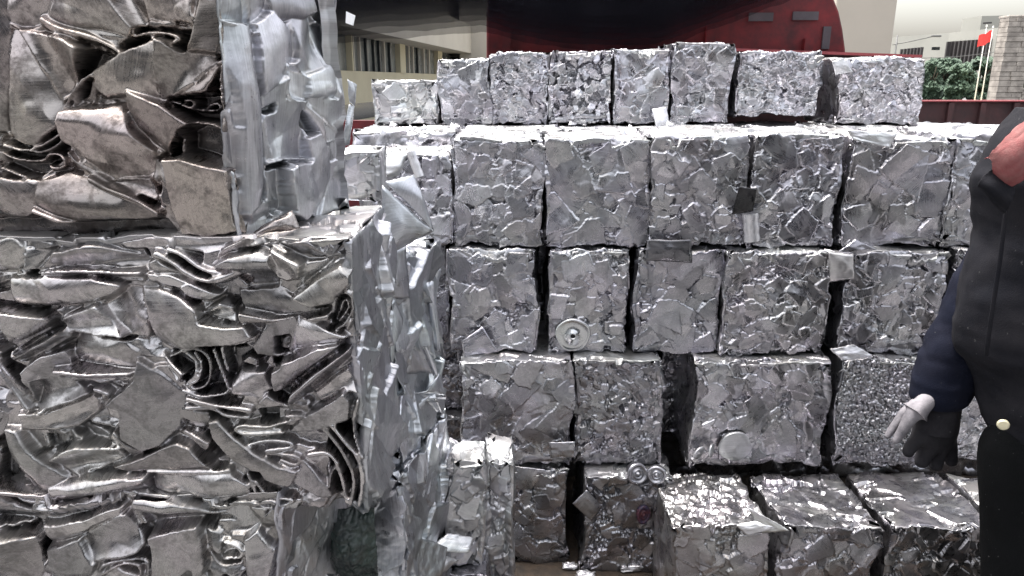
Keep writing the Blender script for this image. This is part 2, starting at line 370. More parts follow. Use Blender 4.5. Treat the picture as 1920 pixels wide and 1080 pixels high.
# ------------------------------------------------------------------ bales
def box_faces(fp, z0, z1):
    """fp: FL, FR, BR, BL in plan; returns the outward quads"""
    FL, FR, BR, BL = [tuple(p) for p in fp]
    q = lambda a, z: (a[0], a[1], z)
    return dict(front=(q(FL, z0), q(FR, z0), q(FR, z1), q(FL, z1)), right=(q(FR, z0), q(BR, z0), q(BR, z1), q(FR, z1)),
                left=(q(BL, z0), q(FL, z0), q(FL, z1), q(BL, z1)), back=(q(BR, z0), q(BL, z0), q(BL, z1), q(BR, z1)),
                top=(q(FL, z1), q(FR, z1), q(BR, z1), q(BL, z1)), bottom=(q(BL, z0), q(BR, z0), q(FR, z0), q(FL, z0)))
def dist(a, b): return float(np.linalg.norm(np.array(a) - np.array(b)))
def bale(name, fp, z0, z1, styles, seed, mat='alu', res=None, warm=.3, bright=1.0, label='', group=None, custom=None, mats=None, ragged=.012, cat='bale', skip=(), warp=.014):
    F_ = box_faces(fp, z0, z1); acc = MeshAcc(); res = res or {}
    org = ((fp[0][0] + fp[1][0] + fp[2][0] + fp[3][0]) / 4, (fp[0][1] + fp[1][1] + fp[2][1] + fp[3][1]) / 4, z0)
    counts = []
    for i, (k, q) in enumerate(F_.items()):
        if k in skip: continue
        st = styles.get(k, 'back'); w_ = .5 * (dist(q[0], q[1]) + dist(q[3], q[2])); h_ = .5 * (dist(q[0], q[3]) + dist(q[1], q[2]))
        rs = res.get(k, .0035 if k in styles else .014)
        pan = Panel(w_, h_, rs, seed * 7 + i * 101, st, warm, bright)
        if custom and k in custom: custom[k](pan, q)
        else: pan.scatter()
        if custom and k in custom: pan.soft = 3
        lay_panel(acc, pan, *q, ragged=ragged)
        counts.append((k, (pan.nx + 1) * (pan.ny + 1)))
    for V_ in acc.v:            # the whole cube sags and leans a little
        x_, y_, z_ = V_[:, 0].copy(), V_[:, 1].copy(), V_[:, 2].copy()
        V_[:, 0] += warp * 2 * (fbm(z_ * 7 + 3, y_ * 5, seed + 1, 2) - .5); V_[:, 1] += warp * 2 * (fbm(x_ * 6 + 9, z_ * 6, seed + 2, 2) - .5)
        V_[:, 2] += warp * 1.1 * (fbm(x_ * 8 + 5, y_ * 5, seed + 3, 2) - .5)
    me = acc.mesh(name, org)
    used = [mat]
    o = link(name, me, M[mat]); o.location = org
    if mats:
        idx = np.zeros(len(me.polygons), np.int32); p = 0
        for k, c in counts:
            if k in mats:
                if mats[k] not in used: used.append(mats[k]); me.materials.append(M[mats[k]])
                idx[p:p + c] = used.index(mats[k])
            p += c
        me.polygons.foreach_set('material_index', idx)
    tag(o, label, cat, group)
    return o
def bale_px(x0, y0, x1, y1, Y, depth, **kw):
    """a bale whose front face fills the photo box x0..x1, y0..y1 at distance Y"""
    rr = random.Random(kw['seed']); ym = (y0 + y1) / 2
    xa, xb = Xat(x0, ym, Y), Xat(x1, ym, Y); z0, z1 = kw.pop('z0', None), kw.pop('z1', None)
    z0 = Zat(y1, Y) if z0 is None else z0; z1 = Zat(y0, Y) if z1 is None else z1
    j = lambda a=.006: rr.uniform(-a, a)
    fp = [(xa, Y + j()), (xb, Y + j()), (xb + j(), Y + depth), (xa + j(), Y + depth)]
    return bale('bale', fp, z0, z1, **kw)
# map photo pixels into a face's own metres
def to_face(q):
    O, Ux = Vector(q[0]), (Vector(q[1]) - Vector(q[0])).normalized(); Uy = (Vector(q[3]) - Vector(q[0])); Uy = (Uy - Ux * Uy.dot(Ux)).normalized(); n = Ux.cross(Uy)
    def f(px, py):
        d = ray(px, py); t = (O - CAMP).dot(n) / d.dot(n); p = CAMP + d * t - O
        return (p.dot(Ux), p.dot(Uy))
    return f
def parse(s, ox, oy, sc):
    out = []
    for ln in s.strip().splitlines():
        ln = ln.split('#')[0].strip()
        if not ln: continue
        head, _, rest = ln.partition(':'); pts = [tuple(float(c) for c in w_.split(',')) for w_ in rest.split()]
        out.append((head.split(), [(ox + x / sc, oy + y / sc) for x, y in pts]))
    return out
def apply_trace(pan, q, items, **dk):
    f = to_face(q)
    for head, pts in items:
        kw = dict(dk); kind = head[0]; rad = .004
        for h in head[1:]:
            k, v = h[0], h[1:]
            if k == 'z': kw['z'] = float(v) / 1000
            elif k == 'R': kw['R'] = float(v) / 1000
            elif k == 't': a, b = v.split('/'); kw['tilt'] = (float(a), float(b))
            elif k == 'b': kw['bend'] = float(v)
            elif k == 'w': kw['warm'] = float(v)
            elif k == 'l': kw['bright'] = float(v)
            elif k == 'r': rad = float(v) / 1000
        P_ = [f(*p) for p in pts]
        if kind == 'p': pan.poly(P_, **kw)
        elif kind == 'h': pan.poly(P_, hole=True, z=kw.get('z'))
        elif kind == 'e':
            kw2 = {k: kw[k] for k in ('warm', 'bright') if k in kw}; pan.ridge(P_, rad, kw.get('z', .004), **kw2)
# ------------------------------------------------------------------ large bales on the left (plates laid out after the photograph)
U_FRONT = """
p z-8: 0,-60 240,-60 190,110 60,120 0,100
p z-2 R14: 230,-60 470,-60 520,30 615,150 560,185 360,150 175,92
p z-6: 470,-60 645,-60 640,92 600,150 520,40
p z-10: 640,-60 862,-60 862,118 640,78
h z-45: 600,120 870,120 860,210 820,230 700,160 560,240 530,215
p z0 t.1/-.1: 905,-60 978,-60 985,246 950,246 822,226
e r4 z-20: 655,85 740,112 845,126 850,118
e r4 z-20: 655,85 650,100 760,125 845,128
e r5 z-10: 510,192 600,152 700,140 800,168 770,192 660,172
p z-12 R10: 0,108 62,135 130,240 265,445 282,500 262,566 130,662 80,652 0,602
p z4 R12 t-.1/.15: 48,122 200,150 300,172 372,214 332,330 275,440 250,446 140,262
h z-50: 372,225 470,250 400,310 360,420 310,470 275,470 335,335
e r7 z-2: 170,84 235,122 340,152 450,192 534,238
e r5 z-8: 166,84 160,100 240,150 330,170
p z2 R12 t.12/.1: 382,322 540,230 690,168 700,300 702,460 560,432 440,440 400,402
p z6 R9 t-.18/.05: 698,160 745,182 810,226 960,246 970,285 850,380 762,440 712,452 698,330
p z-8 R6: 962,290 990,300 930,422 772,440 860,380
h z-60: 720,452 930,420 990,300 1010,560 940,560 870,552 800,520
e r3 z-14: 715,450 780,470 850,500 965,502 972,472 930,468 890,495
e r3 z-12: 790,458 830,450 858,462 842,492 800,472
p z-20 R5: 398,418 512,462 400,484
p z6 R7 t.15/.25: 568,404 742,470 868,554 752,702 692,672 640,600 562,482
p z8 R16 b1.3: 298,492 535,468 600,590 692,690 690,762 640,806 470,824 432,792 350,682 290,642 272,600
h z-60: 806,600 870,556 1000,596 1030,560 1085,770 1030,766 900,720 806,690
h z-55: 752,700 806,610 812,690 770,706
e r3 z-6: 868,554 940,560 985,580 1000,596 1005,570
e r3 z-12: 812,620 806,690 830,700 900,716 1030,764 1090,778
p z-14 R6: 676,722 742,742 752,882 670,812
p z8 R8 t-.05/.1 b.8: 738,704 832,708 1032,764 1050,990 1062,1062 800,1066 762,880 750,760
e r3 z-4: 1033,788 1080,870 1098,970
p z-14: 468,830 652,808 692,890 684,912 590,882 502,852
p z-20: 700,800 762,900 782,1060 716,1050 690,970 690,900
p z4 R22 b1.6: 160,812 290,768 400,800 480,850 560,882 690,950 712,996 530,1002 330,1014 180,962 148,930
e r6 z4: 132,935 200,966 330,1014 420,1056
e r5 z4: 400,806 480,856 600,900 700,962
p z-10 R10: -200,780 0,790 162,822 152,962 60,1002 -200,990
h z-40: 0,612 80,655 140,664 262,570 290,560 280,640 290,690 160,800 0,760
e r3 z-8: 0,660 80,672 170,692 262,650 292,540
e r3 z-8: 0,690 60,720 178,732 205,690 262,700 284,742 240,768 200,745
e r3 z-8: 0,640 90,690 190,650 270,590
e r4 z-6: 0,758 110,800 170,816
e r4 z-10: 290,690 330,740 430,800 470,828
e r5 z-4: 282,500 300,440 380,340
e r3 z-6: 300,520 330,440 350,350
e r4 z2: 1000,96 1012,250 982,380 1000,450 1012,596
p z-20: -200,-60 0,-60 0,600 -200,600
h z-45: -200,1000 0,992 140,985 180,1010 530,1006 712,1000 745,1062 720,1100 -200,1100
"""
U_SIDE = """
p z-6 w.2: 975,-80 1070,-80 1112,90 1132,122 1000,97
p z-2: 1058,-80 1200,-80 1232,42 1142,112 1112,90
p z-4: 1205,-80 1405,-80 1440,92 1320,84 1290,104 1232,44
p z-8: 1400,-80 1570,-80 1575,130 1440,96
p z4 R6: 1130,112 1240,50 1322,150 1342,270 1292,292 1290,342 1182,432 1150,330
p z0 R5: 1318,100 1430,60 1442,200 1462,300 1382,332 1302,286 1336,262
p z-3 R6: 1420,100 1562,120 1580,480 1580,662 1482,562 1382,442 1462,312
p z-6: 1290,286 1382,342 1372,452 1290,452
p z-1 R5: 1180,432 1290,342 1290,452 1372,452 1382,622 1402,722 1230,732 1210,622 1190,492
p z3 R5: 1380,332 1502,280 1512,442 1380,432
p z-8: 1370,452 1442,522 1482,662 1402,602
h z-30: 1362,500 1390,500 1440,590 1400,600 1372,560
p z4 R5: 1250,742 1402,722 1382,622 1442,590 1482,682 1492,802 1440,992 1412,932 1350,996 1290,962 1262,850
p z-10: 1200,760 1262,750 1290,960 1240,880
p z-2 R8: 1105,962 1200,902 1270,890 1282,950 1150,1004
p z8 R7 b2.2 l1.15: 1000,96 1142,122 1152,322 1178,422 1202,762 1212,892 1112,962 1096,902 1070,562 1020,302
h z-28: 1208,738 1292,715 1296,742 1215,765
h z-22: 1190,490 1258,462 1256,500 1200,512
e r3: 1208,735 1300,712 1402,716
e r3: 1290,292 1290,450 1382,456
e r2: 1000,96 1140,150
"""
L_FRONT2 = """
p z-4: -300,60 80,60 120,110 122,200 60,262 -300,262
p z-10: 125,120 282,118 182,232 125,236
p z2 R12: 185,232 270,130 380,110 460,100 560,122 650,150 742,182 722,216 600,222 430,202 300,206
p z8 R12 b2: 168,242 300,212 430,206 600,230 722,228 722,292 640,284 520,256 400,242 260,258
p z-2 R8: 588,100 660,80 862,70 1122,64 1202,80 1182,112 1032,142 872,122 702,132 622,126
p z6 R14 b1.4: 45,270 140,262 252,250 482,254 622,290 644,322 480,386 300,412 140,432 60,402
p z0 R8: 738,192 790,168 922,252 902,278 762,242
h z-40: 820,140 880,140 970,210 1040,240 1100,250 1060,268 960,240 880,190
e r9 z8: 790,150 870,180 960,248 1060,280 1160,255 1230,222 1272,246
e r8 z2: 850,130 920,150 990,205 1060,240 1170,246
p z2 R10: 722,250 862,250 1000,290 1102,342 1130,322 1120,352 1042,362 902,322 742,292
p z4 R10: 1088,172 1130,112 1280,50 1322,100 1202,132 1112,176
p z-6 R10: 1300,60 1400,0 1502,-10 1502,70 1382,96
p z6 R14 b1.2: 1068,202 1160,150 1312,118 1382,152 1392,322 1242,332 1272,252 1202,222
p z10 R8: 1362,110 1522,190 1522,270 1442,292 1392,272
p z-6: 1380,90 1542,78 1652,190 1542,188
p z8 R18 b1.2: 1490,342 1622,242 1712,190 1782,270 1702,352 1682,402 1562,402 1462,372
p z-12: 1520,202 1702,160 1602,242 1502,332
p z4 R9: 912,312 962,280 1122,352 1042,382 952,372
p z2 R8: 1008,442 1122,372 1182,402 1202,482 1042,462
p z-8 R8: 510,412 600,340 642,308 702,322 752,542 742,572 642,562 562,482
p z12 R16 b1.1 t.1/-.05: 700,320 800,330 902,350 1002,412 1022,472 1120,486 1242,490 1282,552 1182,592 1062,602 962,612 852,652 790,622 760,542
p z4 R12: 278,482 400,432 500,390 562,472 642,562 482,552 342,542
p z6 R12: -40,420 130,440 242,462 252,532 122,602 60,652 30,602 30,532
p z-6 R6: 1200,332 1402,320 1472,372 1642,422 1392,462 1232,432 1210,402
p z10 R9 b2: 1205,417 1372,466 1520,462 1682,427 1682,470 1402,502 1215,482
h z-35: 1660,430 1690,350 1740,330 1780,380 1760,470 1710,530 1660,500
e r4 z4: 1672,440 1690,360 1732,332 1768,370 1764,440 1730,495 1685,520
e r3 z0: 1700,440 1712,390 1738,368 1745,420 1715,465 1690,490
e r3 z2: 1655,450 1675,370 1720,318 1780,345 1786,450 1740,520
p z2 R12: 1268,592 1340,492 1492,462 1482,642 1402,666 1290,642
h z-30: 1380,560 1458,556 1440,652 1382,642
p z-12 R6: 1400,570 1452,562 1440,640 1400,632
p z4 R12: 1488,462 1582,482 1752,562 1562,642 1470,642
p z-4 R12 b1: 358,542 600,582 692,642 682,732 562,752 350,702
p z6 R12 b2: 258,712 342,710 500,730 682,742 622,782 500,802 302,752
p z2 R10: 138,722 222,642 332,622 352,692 280,712 322,812 232,902 150,902
p z10 R12 b2: 48,682 180,600 300,532 362,562 240,640 132,692
h z-40: 0,600 30,610 50,690 140,730 150,860 90,800 0,690
p z0 R8: -60,690 0,690 42,742 142,902 100,942 20,832 -60,800
e r6 z2: 0,742 60,830 130,930
e r6 z4: 196,942 320,862 460,812 540,850
p z-10 R8: 230,900 322,812 460,820 480,900 260,960 200,960
h z-35: 850,640 960,610 1130,600 1160,820 1000,850 930,800 830,700
e r5 z2: 852,662 942,622 1012,622 1062,682 1052,792 982,832 932,802
e r4 z2: 972,642 1012,702 1002,782 952,802
e r4 z4: 1072,622 1102,702 1142,822
e r5 z0: 930,640 985,690 985,760 940,790
e r4 z0: 1110,612 1125,690 1165,800
p z4 R8: 788,652 942,742 902,792 832,702
h z-35: 1140,640 1290,630 1300,690 1200,720 1150,800
p z6 R12 b1: 1140,852 1202,720 1342,730 1342,832 1292,882
p z-4 R6: 1188,702 1250,662 1292,682 1292,722
p z6 R16 b2: 1365,692 1480,662 1602,602 1722,590 1662,640 1582,702 1432,842 1370,842
p z8 R16 b2: 1438,912 1460,832 1600,712 1762,610 1772,692 1562,852
p z0 R12 b1: 1560,862 1742,722 1792,852 1692,842 1602,902
h z-40: 1360,660 1420,690 1360,720
p z10 R14 b.6: 520,902 600,830 682,772 690,670 802,742 952,882 962,962 860,1060 800,1120 700,1145 600,1060 600,930
h z-40: 1340,850 1440,850 1430,920 1350,880
"""
L_FRONT3 = """
p z-2 R12: 78,152 210,155 330,110 452,60 472,152 382,222 200,242 100,242
p z-6 R9 b1: 180,-20 330,-30 460,50 330,100 210,140 150,140
e r6 z6: 920,30 1000,60 1100,50 1130,40
e r7 z6: 940,72 1050,98 1150,112 1250,132
e r6 z4: 930,122 1010,114 1080,122 1130,160 1240,165
p z0 R10: 1280,102 1330,50 1422,122 1340,130
h z-35: 1290,150 1370,140 1380,210 1300,200
p z6 R12: 1450,232 1540,150 1620,100 1722,30 1752,80 1742,190 1562,242 1420,252
e r5 z6: 1430,162 1540,158 1360,212 1280,212 1202,200 1170,222 1222,252 1420,242
e r5 z2: 1190,215 1300,235 1400,225
p z2 R10: 850,252 902,240 1062,290 1042,332 962,290
p z-4: 880,130 1040,140 1050,250 900,240
p z14 R12 b1: 1038,172 1092,165 1160,230 1252,300 1402,400 1492,432 1482,472 1452,502 1332,472 1152,362 1062,252
p z-2 R14 b1: 250,362 330,312 402,290 592,320 612,382 482,432 392,462 302,432
h z-30: 210,270 300,262 290,330 240,350
p z10 R16 b1.6: 10,218 92,230 192,342 302,442 352,482 202,552 132,542 60,402
p z4 R12 b1: 540,412 702,362 882,290 962,300 1072,422 902,427 642,432
p z-6 R9: 560,230 620,300 700,345 640,370 590,320 500,300
h z-45: -40,300 20,250 62,402 60,520 -40,560
p z2 R16 b1.4: 238,512 432,450 602,435 742,440 752,522 602,592 562,642 332,642 260,582
p z8 R14 b1.6: 758,450 900,436 1062,435 1152,430 1252,490 1262,602 1002,572 882,562 770,532
e r5 z10: 745,432 900,436 1062,430 1150,420
h z-40: 1245,430 1300,420 1330,480 1300,560 1270,540
p z2 R9: 1460,502 1512,382 1622,502 1662,582 1602,582
e r5 z6: 1240,440 1292,562 1312,622 1442,602 1482,572 1332,562 1282,480
h z-60: 1630,250 1830,150 1830,380 1860,600 1700,620 1640,500
e r7 z0: 1622,232 1702,332 1772,480 1752,602
e r7 z4: 1662,212 1720,290 1792,372 1812,502 1800,602
e r5 z6: 1782,80 1762,250 1792,342 1832,392 1882,212
e r6 z2: 1540,362 1650,342 1702,470 1732,592
e r4 z0: 1640,520 1650,440 1690,400
e r5 z4: 1240,302 1330,280 1462,290 1462,322 1330,332
e r5 z4: 1340,346 1480,360 1502,390 1470,412 1402,380
h z-50: -40,540 60,540 100,600 250,600 270,630 200,650 -40,650
e r6 z4: 60,545 120,590 230,590 285,625 240,655 20,655
"""
B_FRONT = """
p z-10: -100,640 180,640 400,650 600,600 560,660 230,720 -100,740
p z6 R16 b1.6: 660,532 742,530 880,560 992,602 1162,692 1002,682 852,722 742,752 662,652
p z2 R12: 180,712 402,680 622,598 602,652 392,762 232,822
p z-6 R8: 200,832 402,770 482,902 442,980 210,960
p z8 R14 b.8: 388,782 500,710 622,640 732,792 702,832 580,870 460,892
p z10 R10 b.5: 738,742 850,705 1002,680 1022,802 1022,932 882,970 882,1060 770,1060 760,852
p z4 R12: -100,762 162,770 202,862 190,1060 -100,1060
h z-40: 202,820 215,900 190,900 175,780
p z0: 1010,712 1102,742 1102,852 1030,802
p z6 l1.2: 1220,762 1282,720 1372,832 1352,1060 1250,1060
e r5 z4: 510,980 500,912 560,890 640,872 742,882 742,980
e r4 z0: 520,950 600,900 690,905 700,960
e r5 z2: 1030,812 1092,902 1202,882
e r5 z2: 1110,780 1200,800 1215,850 1110,860
h z-40: 760,960 880,965 960,900 970,1060 760,1060
"""
zLU = Zat(447, 1.2)                     # joint between the two large bales
zLB = Zat(962, 1.2)
# upper large bale
xr = Xat(450, 440, 1.2); A = (xr, 1.2); Bp = Pz(657, 393, zLU); Bq = (Bp.x, Bp.y)
xl = Xat(-190, 440, 1.2)
bk = (xl, Bq[1] + .02)
def cU(pan, q):
    pan.scatter(); pan.H -= .012
    apply_trace(pan, q, parse(U_FRONT, 0, 0, 2.4))
def cUs(pan, q):
    pan.scatter(); pan.H -= .006
    apply_trace(pan, q, parse(U_SIDE, 0, 0, 2.4), ang=.25)
    for head, pts in []: pass
bale('bale', [(xl, 1.2), A, Bq, bk], zLU + .002, Zat(-75, 1.2), dict(front='folds', right='lam_v', top='top'), 11, mat='alu_brown',
     res=dict(front=.0017, right=.0017), warm=.75, bright=.95, custom=dict(front=cU, right=cUs), mats=dict(right='alu_side', top='alu_side', back='alu_side'), skip=('bottom',), warp=.003,
     label='large bale of folded brown-stained plates, upper of the two big bales on the left', group='large bales of thick folded plate', ragged=.004)
# lower large bale
xr = Xat(672, 700, 1.2); Bp = Pz(718, 388, zLU); LB = (Bp.x, Bp.y)
def cL(pan, q):
    pan.scatter(); pan.H -= .010
    apply_trace(pan, q, parse(L_FRONT2, 0, 420, 2.6667) + parse(L_FRONT3, 0, 720, 2.6667))
def cLs(pan, q):
    pan.scatter()
    apply_trace(pan, q, parse(L_SIDE, 640, 380, 2.077), ang=.25, mx=True)
L_SIDE = """
e r3: 105,210 140,120 130,180
"""
bale('bale', [(xl, 1.2), (xr, 1.2), LB, (xl, LB[1])], zLB, zLU, dict(front='folds', right='sheets', top='top'), 12, mat='alu_grey',
     res=dict(front=.0017, right=.0018, top=.0025), warm=.6, bright=.92, skip=('bottom',), warp=.003, custom=dict(front=cL, right=cLs), mats=dict(right='alu_side', top='alu_bright'),  # paler metal on top: the light falling there is put into the colour
     label='large bale of crushed rolled strips and plates, under the brown-stained bale on the left', group='large bales of thick folded plate', ragged=.006)
# bottom large bale, its lower half below the picture
xr2 = Xat(515, 1000, 1.17); zB1 = Zat(926, 1.185)
def cB(pan, q): pan.scatter(); pan.H -= .01; apply_trace(pan, q, parse(B_FRONT, 0, 720, 2.6667))
bale('bale', [(xl, 1.185), (xr2, 1.185), (xr2 + .075, 1.42), (xl, 1.42)], .36, zB1, dict(front='folds', right='lam_v', top='back'), 13, mat='alu_grey',
     res=dict(front=.0019, right=.0022), warm=.6, bright=.9, custom=dict(front=cB), mats=dict(right='alu_side'),
     label='large crushed bale at the bottom left corner, lowest one showing there', group='large bales of thick folded plate', ragged=.005)
bale('bale', [(xl, 1.17), (xr2 - .01, 1.17), (xr2 + .05, 1.42), (xl, 1.42)], .0, .355, dict(front='mixed', right='lam_v'), 14, mat='alu_grey',
     res=dict(front=.006, right=.006), warm=.6, bright=.9, label='large crushed bale on the ground at the foot of the left stack', group='large bales of thick folded plate')
# bales behind the lower one: their long ragged sides face right
def side_trace(txt, dens=True):
    def f(pan, q):
        if dens: pan.scatter()
        apply_trace(pan, q, parse(txt, 640, 380, 2.077), ang=.25, mx=True)
    return f
M1 = """
p z10 b.2 R4: 215,330 240,320 300,440 350,590 300,620 250,560
p z20 R4 l1.15: 260,740 340,740 400,760 330,800 300,790
e r4 z16 l1.3: 180,290 210,350 250,460 330,570 365,605
e r4 z12 l1.3: 330,330 345,450 375,560 385,690
e r3 z10: 270,300 290,420 330,500
"""
M2 = """
p z14 R4: 300,790 340,800 330,960 310,1100 290,1080 300,900
p z12 R4: 215,850 270,840 260,1080 220,1080
e r3 z14 l1.3: 350,880 320,1000 300,1090
e r3 z12 l1.3: 405,770 390,900 360,1000
"""
mz = Zat(800, 1.72)
m0 = (LB[0] + .0, LB[1] + .015); m1x = Xat(838, 800, 1.86)
bale('bale', [(xl + .2, m0[1]), m0, (m1x - .015, 1.84), (xl + .2, 1.84)], mz + .003, Zat(478, 1.62), dict(right='sheets', top='top', front='mixed'), 21, mat='alu_side',
     res=dict(right=.002, top=.004, front=.006), warm=.2, bright=.95, custom=dict(right=side_trace(M1)), ragged=.014,
     label='bale with long upright torn sheets on its side, wedged behind the lower large bale', group='bales wedged between the two stacks')
bale('bale', [(xl + .2, m0[1] - .05), (m0[0] + .02, m0[1] - .06), (m1x + .005, 1.85), (xl + .2, 1.86)], .36, mz, dict(right='sheets', top='top', front='sheets'), 22, mat='alu_side',
     res=dict(right=.002, top=.004, front=.003), warm=.25, bright=.95, custom=dict(right=side_trace(M2)), ragged=.014,
     label='bale of upright sheet edges below the torn sheets, left of the small bright-topped bale', group='bales wedged between the two stacks')
bale('bale', [(xl + .2, m0[1] - .04), (m0[0] + .05, m0[1] - .05), (m1x + .02, 1.85), (xl + .2, 1.86)], .0, .355, dict(right='sheets', top='top', front='sheets'), 23, mat='alu_side',
     res=dict(right=.003, front=.004), warm=.3, bright=.85, ragged=.01,
     label='lowest bale of upright sheet edges at the bottom edge, right of the dark green plastic', group='bales wedged between the two stacks')
# small smooth bale on top, behind the upper large bale
Yq = 1.56
bale_px(621, 286, 706, 388, Yq, .16, z0=zLU + .003, styles=dict(front='slab', right='lam_v', top='top', left='lam_v'), seed=24, mat='alu_bright', res=dict(front=.002), warm=.25, bright=1.15,
     label='small bale wrapped in smooth pale sheet, behind the upper large bale', group='bales wedged between the two stacks', ragged=.003)
# two small bales in the corner
ys = 1.75; zt = Zat(870, ys)
bale_px(838, 870, 907, 1010, ys, .14, z1=zt, z0=.262, styles=dict(front='mixed', right='lam_v', top='slab', left='lam_v'), seed=25, mat='alu_bright', res=dict(front=.0025, top=.003, right=.003), warm=.35,
     label='small bale with a bright smooth top in the corner where the stacks meet', group='bales wedged between the two stacks')
bale_px(828, 1005, 915, 1080, 1.71, .2, z1=.258, z0=.0, styles=dict(front='lam_v', right='lam_v', top='top', left='lam_v'), seed=26, mat='alu', res=dict(front=.0025, right=.003), warm=.3, bright=.8,
     label='small bale on the ground under the small bright-topped bale', group='bales wedged between the two stacks')
bale_px(914, 868, 958, 1080, 1.84, .16, z0=.0, styles=dict(front='crumple', right='lam_v', top='top', left='lam_v'), seed=27, mat='alu_bright', res=dict(front=.0025, right=.0025), warm=.25, bright=.95,
     label='narrow pale bale with a layered slanting side, right of the small bright-topped bale', group='bales wedged between the two stacks')
# ------------------------------------------------------------------ the stack of smaller bales
G1, G2, G3, G4, G5 = ('bales of the top row', 'bales of the second row from the top', 'bales of the third row from the top', 'bales of the fourth row from the top', 'bales standing on the ground')
zt2 = Zat(262, 2.25); zb2 = Zat(463, 2.25)
R_ = dict(front=.0023, top=.0032, right=.0035, left=.005)
def rowbale(x0, y0, x1, y1, Y, depth, style, seed, label, group, side='lam_v', **kw):
    st = dict(front=style, right=side, left=side, top=kw.pop('top', 'top'))
    kw.setdefault('mats', dict(top='alu_bright')); kw.setdefault('mat', 'alu'); kw.setdefault('res', R_)  # tops take the paler metal, skylight from above put into the colour
    return bale_px(x0, y0, x1, y1, Y, depth, styles=st, seed=seed, label=label, group=group, **kw)
# top row, set back
Y1 = 3.02
TOP = [(703, 154, 821, 'crumple', 31, 'bright crumpled bale, first and lowest of the top row at the left', dict(mat='alu_bright', bright=1.1)),
       (823, 112, 917, 'plates', 32, 'bale of upright plates, second of the top row, right of the low crumpled one', {}),
       (921, 100, 1029, 'chips', 33, 'bale of small dense chips, third of the top row, left of the loose chunky one', dict(bright=.9)),
       (1033, 96, 1147, 'chunks', 34, 'bale of loose rounded chunks with dark gaps, fourth of the top row', dict(bright=1.05)),
       (1151, 91, 1254, 'plates', 35, 'bale of tall smooth plates, fifth of the top row, right of the chunky one', {}),
       (1261, 82, 1373, 'plates', 36, 'tallest bale of the top row, with broad angular plates', {}),
       (1380, 98, 1536, 'chips', 37, 'wide bale of small pieces, left of the dark gap in the top row', {}),
       (1572, 108, 1728, 'chips', 38, 'bale of pale folded strips standing alone right of the dark gap', dict(bright=1.12, warm=.45))]
for x0, y0, x1, st, sd_, lb, kw in TOP:
    rowbale(x0, y0, x1, 236, Y1 + (.02 if sd_ == 37 else 0), .30, st, sd_, lb, G1, z0=zt2 + .004 + (.03 if sd_ == 37 else 0), **kw)
# second row
SEC = [(704, 290, 846, 'mixed', 41, 'partly hidden bale at the left end of the second row, beside the big fan-shaped plate', dict(z1=None)),
       (851, 264, 1017, 'plates', 42, 'second-row bale right of the partly hidden one, below the chip-filled top bales', {}),
       (1023, 264, 1218, 'slab', 43, 'wide flat-faced bale in the second row, below the chunky top bale', {}),
       (1223, 252, 1404, 'plates', 44, 'second-row bale with a dark loose flap at its right edge', dict(warm=.35)),
       (1409, 244, 1573, 'plates', 45, 'second-row bale of tall plates with layered left edge, right of the dark flap', {}),
       (1584, 258, 1774, 'slab', 46, 'second-row bale with a sheet folded over its top edge, right of a dark slot', dict(warm=.4)),
       (1778, 248, 1990, 'plates', 47, 'second-row bale at the right, half behind the man\'s collar', {})]
for x0, y0, x1, st, sd_, lb, kw in SEC:
    kw.pop('z1', None)
    rowbale(x0, y0, x1, 463, 2.25, .38, st, sd_, lb, G2, z0=zb2 + .003, z1=None if y0 > 280 else zt2 - (.0 if y0 > 255 else -.012), **kw)
# rear rank of the second row, only its tops show
REAR = [(668, 860, 'under the low crumpled bale'), (866, 1050, 'under the chip bale'), (1056, 1240, 'under the chunky bale'), (1246, 1420, 'under the tallest top bale'), (1426, 1610, 'under the dark gap of the top row'),
        (1616, 1790, 'under the lone pale bale'), (1796, 1990, 'in front of the rusty sideboard at the right')]
for i, (x0, x1, lb) in enumerate(REAR):
    rowbale(x0, 250, x1, 400, 2.66, .62, 'plates', 51 + i, 'bright-topped rear bale of the second row, ' + lb, 'rear bales of the second row', z0=zt2 - .30, z1=zt2 - .002, res=dict(front=.01, top=.005, right=.01, left=.008), bright=1.05)
# third row
zt3 = zb2; zb3 = Zat(661, 2.22)
THI = [(742, 478, 838, 'mixed', 61, 'darker crumpled bale at the left end of the third row, behind the torn upright sheets', dict(bright=.8), 2.34),
       (845, 464, 1003, 'plates', 62, 'third-row bale left of the wide black slot', {}, 2.22),
       (1034, 466, 1180, 'plates', 63, 'third-row bale with a round holed disc pressed into its lower left corner', {}, 2.22),
       (1192, 462, 1351, 'slab', 64, 'third-row bale with a dark sheet bent over its top, right of the disc bale', dict(bright=.9, warm=.15), 2.22),
       (1360, 464, 1555, 'mixed', 65, 'third-row bale of tall curled strips with a small box-like flap at its top right', dict(warm=.45, bright=1.05), 2.20),
       (1588, 474, 1768, 'mixed', 66, 'third-row bale of curled pieces, right of the second wide black slot', {}, 2.20),
       (1782, 476, 1990, 'mixed', 67, 'third-row bale at the right, behind the man\'s shoulder', {}, 2.2)]
for x0, y0, x1, st, sd_, lb, kw, Y in THI:
    rowbale(x0, y0, x1, 662, Y, .40, st, sd_, lb, G3, z0=zb3 + .003, z1=zt3 - .004, **kw)
